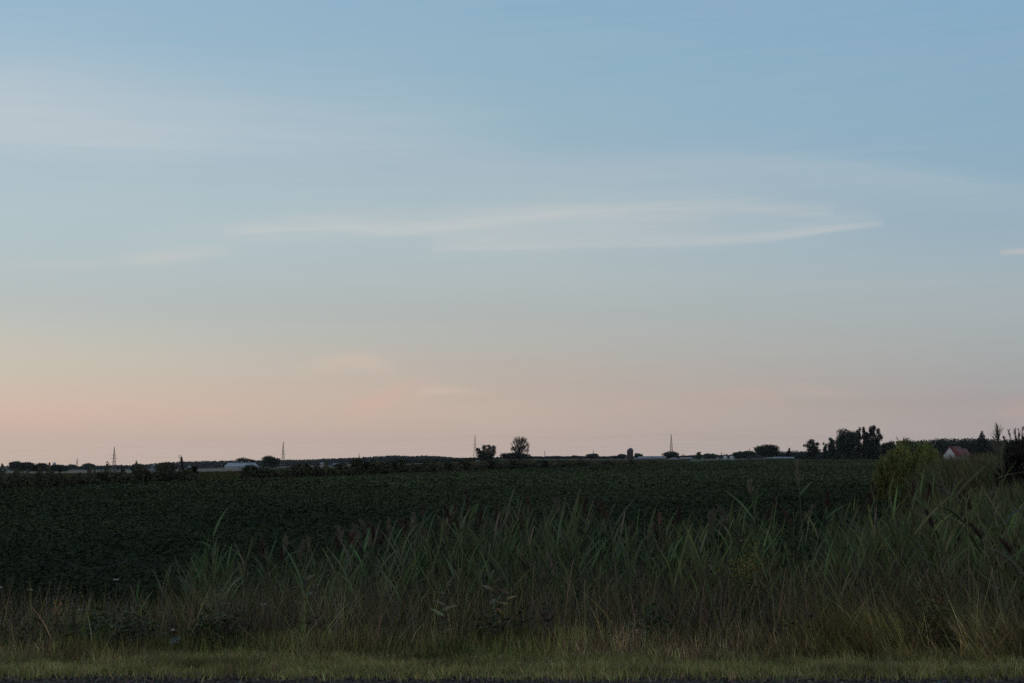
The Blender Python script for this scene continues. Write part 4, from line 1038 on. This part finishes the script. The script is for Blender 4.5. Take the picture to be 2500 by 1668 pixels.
gable_house('shed', 1878, 650, 26, 1121, 1117.5, 'dull brown low shed left of the pale long farmhouse', 'shed', (.17, .14, .12), (.15, .13, .12), depth=6, hip=1.5)
# red roofed house
hs = gable_house('house', 2328, 480, 34, 1112, 1091.5, 'white gabled house with a dark red roof in front of the dark wood', 'house', (1.5, 1.5, 1.6), (.42, .10, .10), depth=7, along='y', rot=math.radians(-46), roof_mat=M_PAINT)
wg = gable_house('wing', 2328, 480, 28, 1114, 1096.5, '', '', (1.0, .95, .95), (.46, .11, .10), depth=4, along='y', roof_mat=M_PAINT)
for o in list(wg.children):          # the lower rear wing is part of the house
    o.parent = hs; o.location = (0, 5.48, 0); o.name = 'wing_' + o.name.split('.')[0]
bpy.data.objects.remove(wg)

# silo
D_ = 950; X_ = across(1538.5, D_); z_ = gz(X_, D_); rad = 13.2 / FPX * D_ / 2; Hs = height_at(1538, 1100, D_) - z_; Ht = height_at(1538, 1093.8, D_) - z_
root = empty('silo', (X_, D_, z_), 'tall brown grey silo with a blue grey dome above the farm trees', 'silo')
B = Batch(); tube(B, [(X_, D_, z_), (X_, D_, z_ + Hs * .5), (X_, D_, z_ + Hs)], [rad] * 3, np.array((.050, .043, .042)), 24)
for kq in range(9): tube(B, [(X_, D_, z_ + Hs * (kq + .5) / 9 - .06), (X_, D_, z_ + Hs * (kq + .5) / 9 + .06)], [rad + .05] * 2, np.array((.035, .032, .033)), 24)
B.build('wall', M_PAINT, root, loc=(X_, D_, z_))
B = Batch(); aa = np.linspace(0, math.pi / 2, 7); tube(B, [(X_, D_, z_ + Hs + math.sin(a) * (Ht - Hs)) for a in aa], [max(rad * 1.03 * math.cos(a), .02) for a in aa], np.array((.065, .085, .11)), 24)
B.build('dome', M_STEEL, root, loc=(X_, D_, z_), smooth=True)
B = Batch(); box(B, X_ - rad - .55, X_ - rad + .05, D_ - .5, D_ + .5, z_, z_ + Hs + .3, np.array((.05, .045, .045))); B.build('chute', M_PAINT, root, loc=(X_, D_, z_))

# grain bins
for (px_, w_, yt, lab) in ((1769, 9, 1112, 'white domed grain bin, left one of the pair'), (1786, 14, 1113, 'wide pale grain bin with a low cone roof, right one of the pair')):
    D_ = 1000; X_ = across(px_, D_); z_ = gz(X_, D_); rad = w_ / FPX * D_ / 2; Ht = height_at(px_, yt, D_) - z_; Hs = Ht * .62
    root = empty('grain_bin', (X_, D_, z_), lab, 'grain bin', 'grain bins on the right farm')
    B = Batch(); tube(B, [(X_, D_, z_), (X_, D_, z_ + Hs)], [rad] * 2, np.array((.42, .46, .5)), 20); B.build('wall', M_STEEL, root, loc=(X_, D_, z_))
    B = Batch(); tube(B, [(X_, D_, z_ + Hs), (X_, D_, z_ + (Hs + Ht) / 2), (X_, D_, z_ + Ht)], [rad * 1.05, rad * .6, .15], np.array((.55, .58, .62)), 20); B.build('roof', M_STEEL, root, loc=(X_, D_, z_))

# water tower behind the left farm trees
D_ = 1500; X_ = across(137, D_); z_ = gz(X_, D_); zt = height_at(137, 1128.5, D_)
root = empty('water_tower', (X_, D_, z_), 'pale blue grey domed water tower peeking over the left farm trees', 'water tower')
B = Batch(); tube(B, [(X_, D_, z_), (X_, D_, zt - 2.5)], [1.0, .9], np.array((.4, .43, .47)), 14); B.build('column', M_STEEL, root, loc=(X_, D_, z_))
B = Batch(); aa = np.linspace(-1.3, math.pi / 2, 10); tube(B, [(X_, D_, zt - 1.7 + 1.7 * math.sin(a)) for a in aa], [max(1.75 * math.cos(a), .03) for a in aa], np.array((.42, .48, .56)), 18); B.build('tank', M_STEEL, root, loc=(X_, D_, z_), smooth=True)

# lattice pylons
PG = 'large lattice pylons of the power line'
def pylon(px, ytop, D, label, group, arms=((.63, .030), (.50, .044), (.36, .030)), c=(.16, .12, .11), thick=1.0, rot=0):
    X = across(px, D); z0 = gz(X, D); H = height_at(px, ytop, D) - z0
    root = empty('pylon', (X, D, z0), label, 'pylon', group)
    B = Batch(); tc_ = np.array(c)
    def half(f): return H * float(np.interp(f, [0, .30, .62, .8, 1], [.088, .046, .028, .018, .003]))
    lv = [0, .16, .30, .42, .52, .62, .72, .82, .92, 1.0]; rb = .11 * thick
    for sx_, sy_ in ((-1, -1), (1, -1), (1, 1), (-1, 1)):
        tube(B, [(X + sx_ * half(f), D + sy_ * half(f), z0 + H * f) for f in lv], [rb * 1.3] * len(lv), tc_, 4)
    for i0, i1 in zip(lv[:-1], lv[1:]):
        a, b_ = half(i0), half(i1)
        for s0, s1 in (((-1, -1), (1, -1)), ((1, -1), (1, 1)), ((1, 1), (-1, 1)), ((-1, 1), (-1, -1))):
            p = [(X + s0[0] * a, D + s0[1] * a, z0 + H * i0), (X + s1[0] * b_, D + s1[1] * b_, z0 + H * i1), (X + s1[0] * a, D + s1[1] * a, z0 + H * i0), (X + s0[0] * b_, D + s0[1] * b_, z0 + H * i1)]
            tube(B, [p[0], p[1]], [rb * .8] * 2, tc_, 3); tube(B, [p[2], p[3]], [rb * .8] * 2, tc_, 3); tube(B, [p[3], p[1]], [rb * .8] * 2, tc_, 3)
    B.build('lattice_mast', M_STEEL, root, loc=(X, D, z0))
    wires = []
    for f, hw in arms:
        zc = z0 + H * f; w = H * hw * 3.4; B = Batch(); wx = math.cos(rot)
        for s in (-1, 1):
            tip = (X + s * w * wx, D + s * w * math.sin(rot), zc)
            for sy_ in (-1, 1):
                tube(B, [(X + s * half(f) * .6, D + sy_ * half(f), zc + H * .012), tip], [rb, rb * .7], tc_, 3); tube(B, [(X + s * half(f) * .6, D + sy_ * half(f), zc - H * .014), tip], [rb, rb * .7], tc_, 3)
            wires.append((tip[0], tip[1], zc - H * .03)); tube(B, [tip, wires[-1]], [rb * 1.1, rb * 1.1], np.array((.2, .18, .17)), 4)
        B.build('cross_arm', M_STEEL, root, loc=(X, D, z0))
    wires.append((X, D, z0 + H))
    return wires
ROT = math.radians(68)
w1 = pylon(282, 1091, 1750, 'brown lattice pylon with the widest visible arms, the leftmost of the four large ones', PG, rot=math.radians(20))
w2 = pylon(693, 1078, 1750, 'brown lattice pylon right of the dark tree by the white barn', PG, rot=ROT)
w3 = pylon(1160, 1062, 1700, 'brown lattice pylon left of the many stemmed tree', PG, rot=ROT)
w4 = pylon(1638, 1059.5, 1700, 'brown lattice pylon standing behind the wide dark tree of the farm', PG, rot=ROT)
SG = 'small distant pylons on the skyline'
for px_, yt, lab in ((192, 1118, 'small faint mast left of the leftmost large pylon'), (878, 1107, 'small faint mast above the left skyline wood'), (1238, 1104, 'small faint pylon left of the thin leaved tree'),
                     (1448, 1099, 'small faint pylon right above the domed round tree'), (1330, 1100, 'very faint distant pylon above the hazy trees'), (1828, 1093, 'faint pylon tip above the trees right of the grain bins')):
    pylon(px_, yt, 3000, lab, SG, arms=((.7, .03),), thick=1.3, c=(.2, .19, .2))
# conductors
WG = 'conductors of the power line'
names = ['lowest left', 'lowest right', 'middle left', 'middle right', 'upper left', 'upper right', 'top earth']
order = [4, 5, 2, 3, 0, 1, 6]
for j in (0, 2, 4, 6):
    pts = []
    seq = [(w1[j][0] - 260, w1[j][1] + 10, w1[j][2] - 2), w1[j], w2[j], w3[j], w4[j], (w4[j][0] + 250, w4[j][1], w4[j][2] + 1)]
    for a, b_ in zip(seq[:-1], seq[1:]):
        for f in np.linspace(0, 1, 12)[:-1]:
            pts.append((a[0] + (b_[0] - a[0]) * f, a[1] + (b_[1] - a[1]) * f, a[2] + (b_[2] - a[2]) * f - 7 * 4 * f * (1 - f) / 1.6))
    pts.append(seq[-1]); B = Batch(); tube(B, pts, [.03] * len(pts), np.array((.1, .09, .09)), 3)
    tag(B.build('power_cable', M_STEEL), {0: 'faint sagging power cable on the upper pylon arms', 2: 'faint sagging power cable on the wide middle pylon arms', 4: 'faint sagging power cable on the lowest pylon arms', 6: 'faint earth cable joining the pylon tops'}[j], 'power cable', WG)

# wooden poles
for px_, yt, D_, lab in ((1760, 1104, 800, 'pale wooden utility pole left of the grain bins'), (1666, 1107, 1000, 'dark stub pole right of the wide dark tree'), (1497, 1111, 900, 'thin wooden pole among the trees left of the silo'), (543, 1132, 800, 'thin pale pole left of the white barn'),
                     (850, 1127, 700, 'thin pale pole beyond the dense hedgerow bushes'), (1308, 1113, 900, 'short pole right of the thin leaved tree')):
    X_ = across(px_, D_); z_ = gz(X_, D_); zt = height_at(px_, yt, D_)
    root = empty('utility_pole', (X_, D_, z_), lab, 'utility pole', 'wooden poles near the farms')
    B = Batch(); tube(B, [(X_, D_, z_), (X_, D_, zt)], [.16, .12], np.array((.20, .17, .14)), 6); B.build('pole', M_BARK, root, loc=(X_, D_, z_))
    B = Batch(); box(B, X_ - .9, X_ + .9, D_ - .07, D_ + .07, zt - .7, zt - .55, np.array((.18, .15, .13))); B.build('crossarm', M_BARK, root, loc=(X_, D_, z_))
# farm windmill mast
D_ = 438; X_ = across(442.5, D_); z_ = gz(X_, D_); zt = height_at(442, 1115, D_)
root = empty('windmill', (X_, D_, z_), 'thin grey lattice windmill mast against the narrow dark conifer', 'windmill')
B = Batch()
for s in (-1, 1): tube(B, [(X_ + s * .5, D_, z_), (X_, D_, zt)], [.05, .03], np.array((.3, .28, .28)), 4)
for kq in range(6): f = kq / 6; tube(B, [(X_ - .5 * (1 - f), D_, z_ + (zt - z_) * f), (X_ + .5 * (1 - f), D_, z_ + (zt - z_) * (f + .16))], [.03, .03], np.array((.3, .28, .28)), 3)
B.build('mast', M_STEEL, root, loc=(X_, D_, z_))
B = Batch()
for kq in range(8):
    a = kq * math.pi / 4; B.add([(X_ + .12 * math.cos(a), D_ - .15, zt + .12 * math.sin(a)), (X_ + .6 * math.cos(a - .15), D_ - .12, zt + .6 * math.sin(a - .15)), (X_ + .6 * math.cos(a + .15), D_ - .18, zt + .6 * math.sin(a + .15)), (X_ + .14 * math.cos(a + .2), D_ - .16, zt + .14 * math.sin(a + .2))], [[0, 1, 2, 3]], np.array((.35, .35, .36)))
B.build('rotor', M_STEEL, root, loc=(X_, D_, z_))

# ------------------------------------------------------------------ air
hm = bpy.data.materials.new('haze'); hm.use_nodes = True
t = hm.node_tree; t.nodes.clear()
pv = t.nodes.new('ShaderNodeVolumePrincipled'); pv.inputs['Color'].default_value = (.80, .88, 1.0, 1); pv.inputs['Density'].default_value = .00004; pv.inputs['Anisotropy'].default_value = 0.2
oo = t.nodes.new('ShaderNodeOutputMaterial'); t.links.new(pv.outputs[0], oo.inputs['Volume'])
B = Batch(); box(B, -3700, 3700, -100, 4600, -45, 60, np.array((1, 1, 1)))
hz_ = B.build('haze', hm); hz_['kind'] = 'stuff'; hz_['label'] = 'thin bluish evening haze over the whole plain'
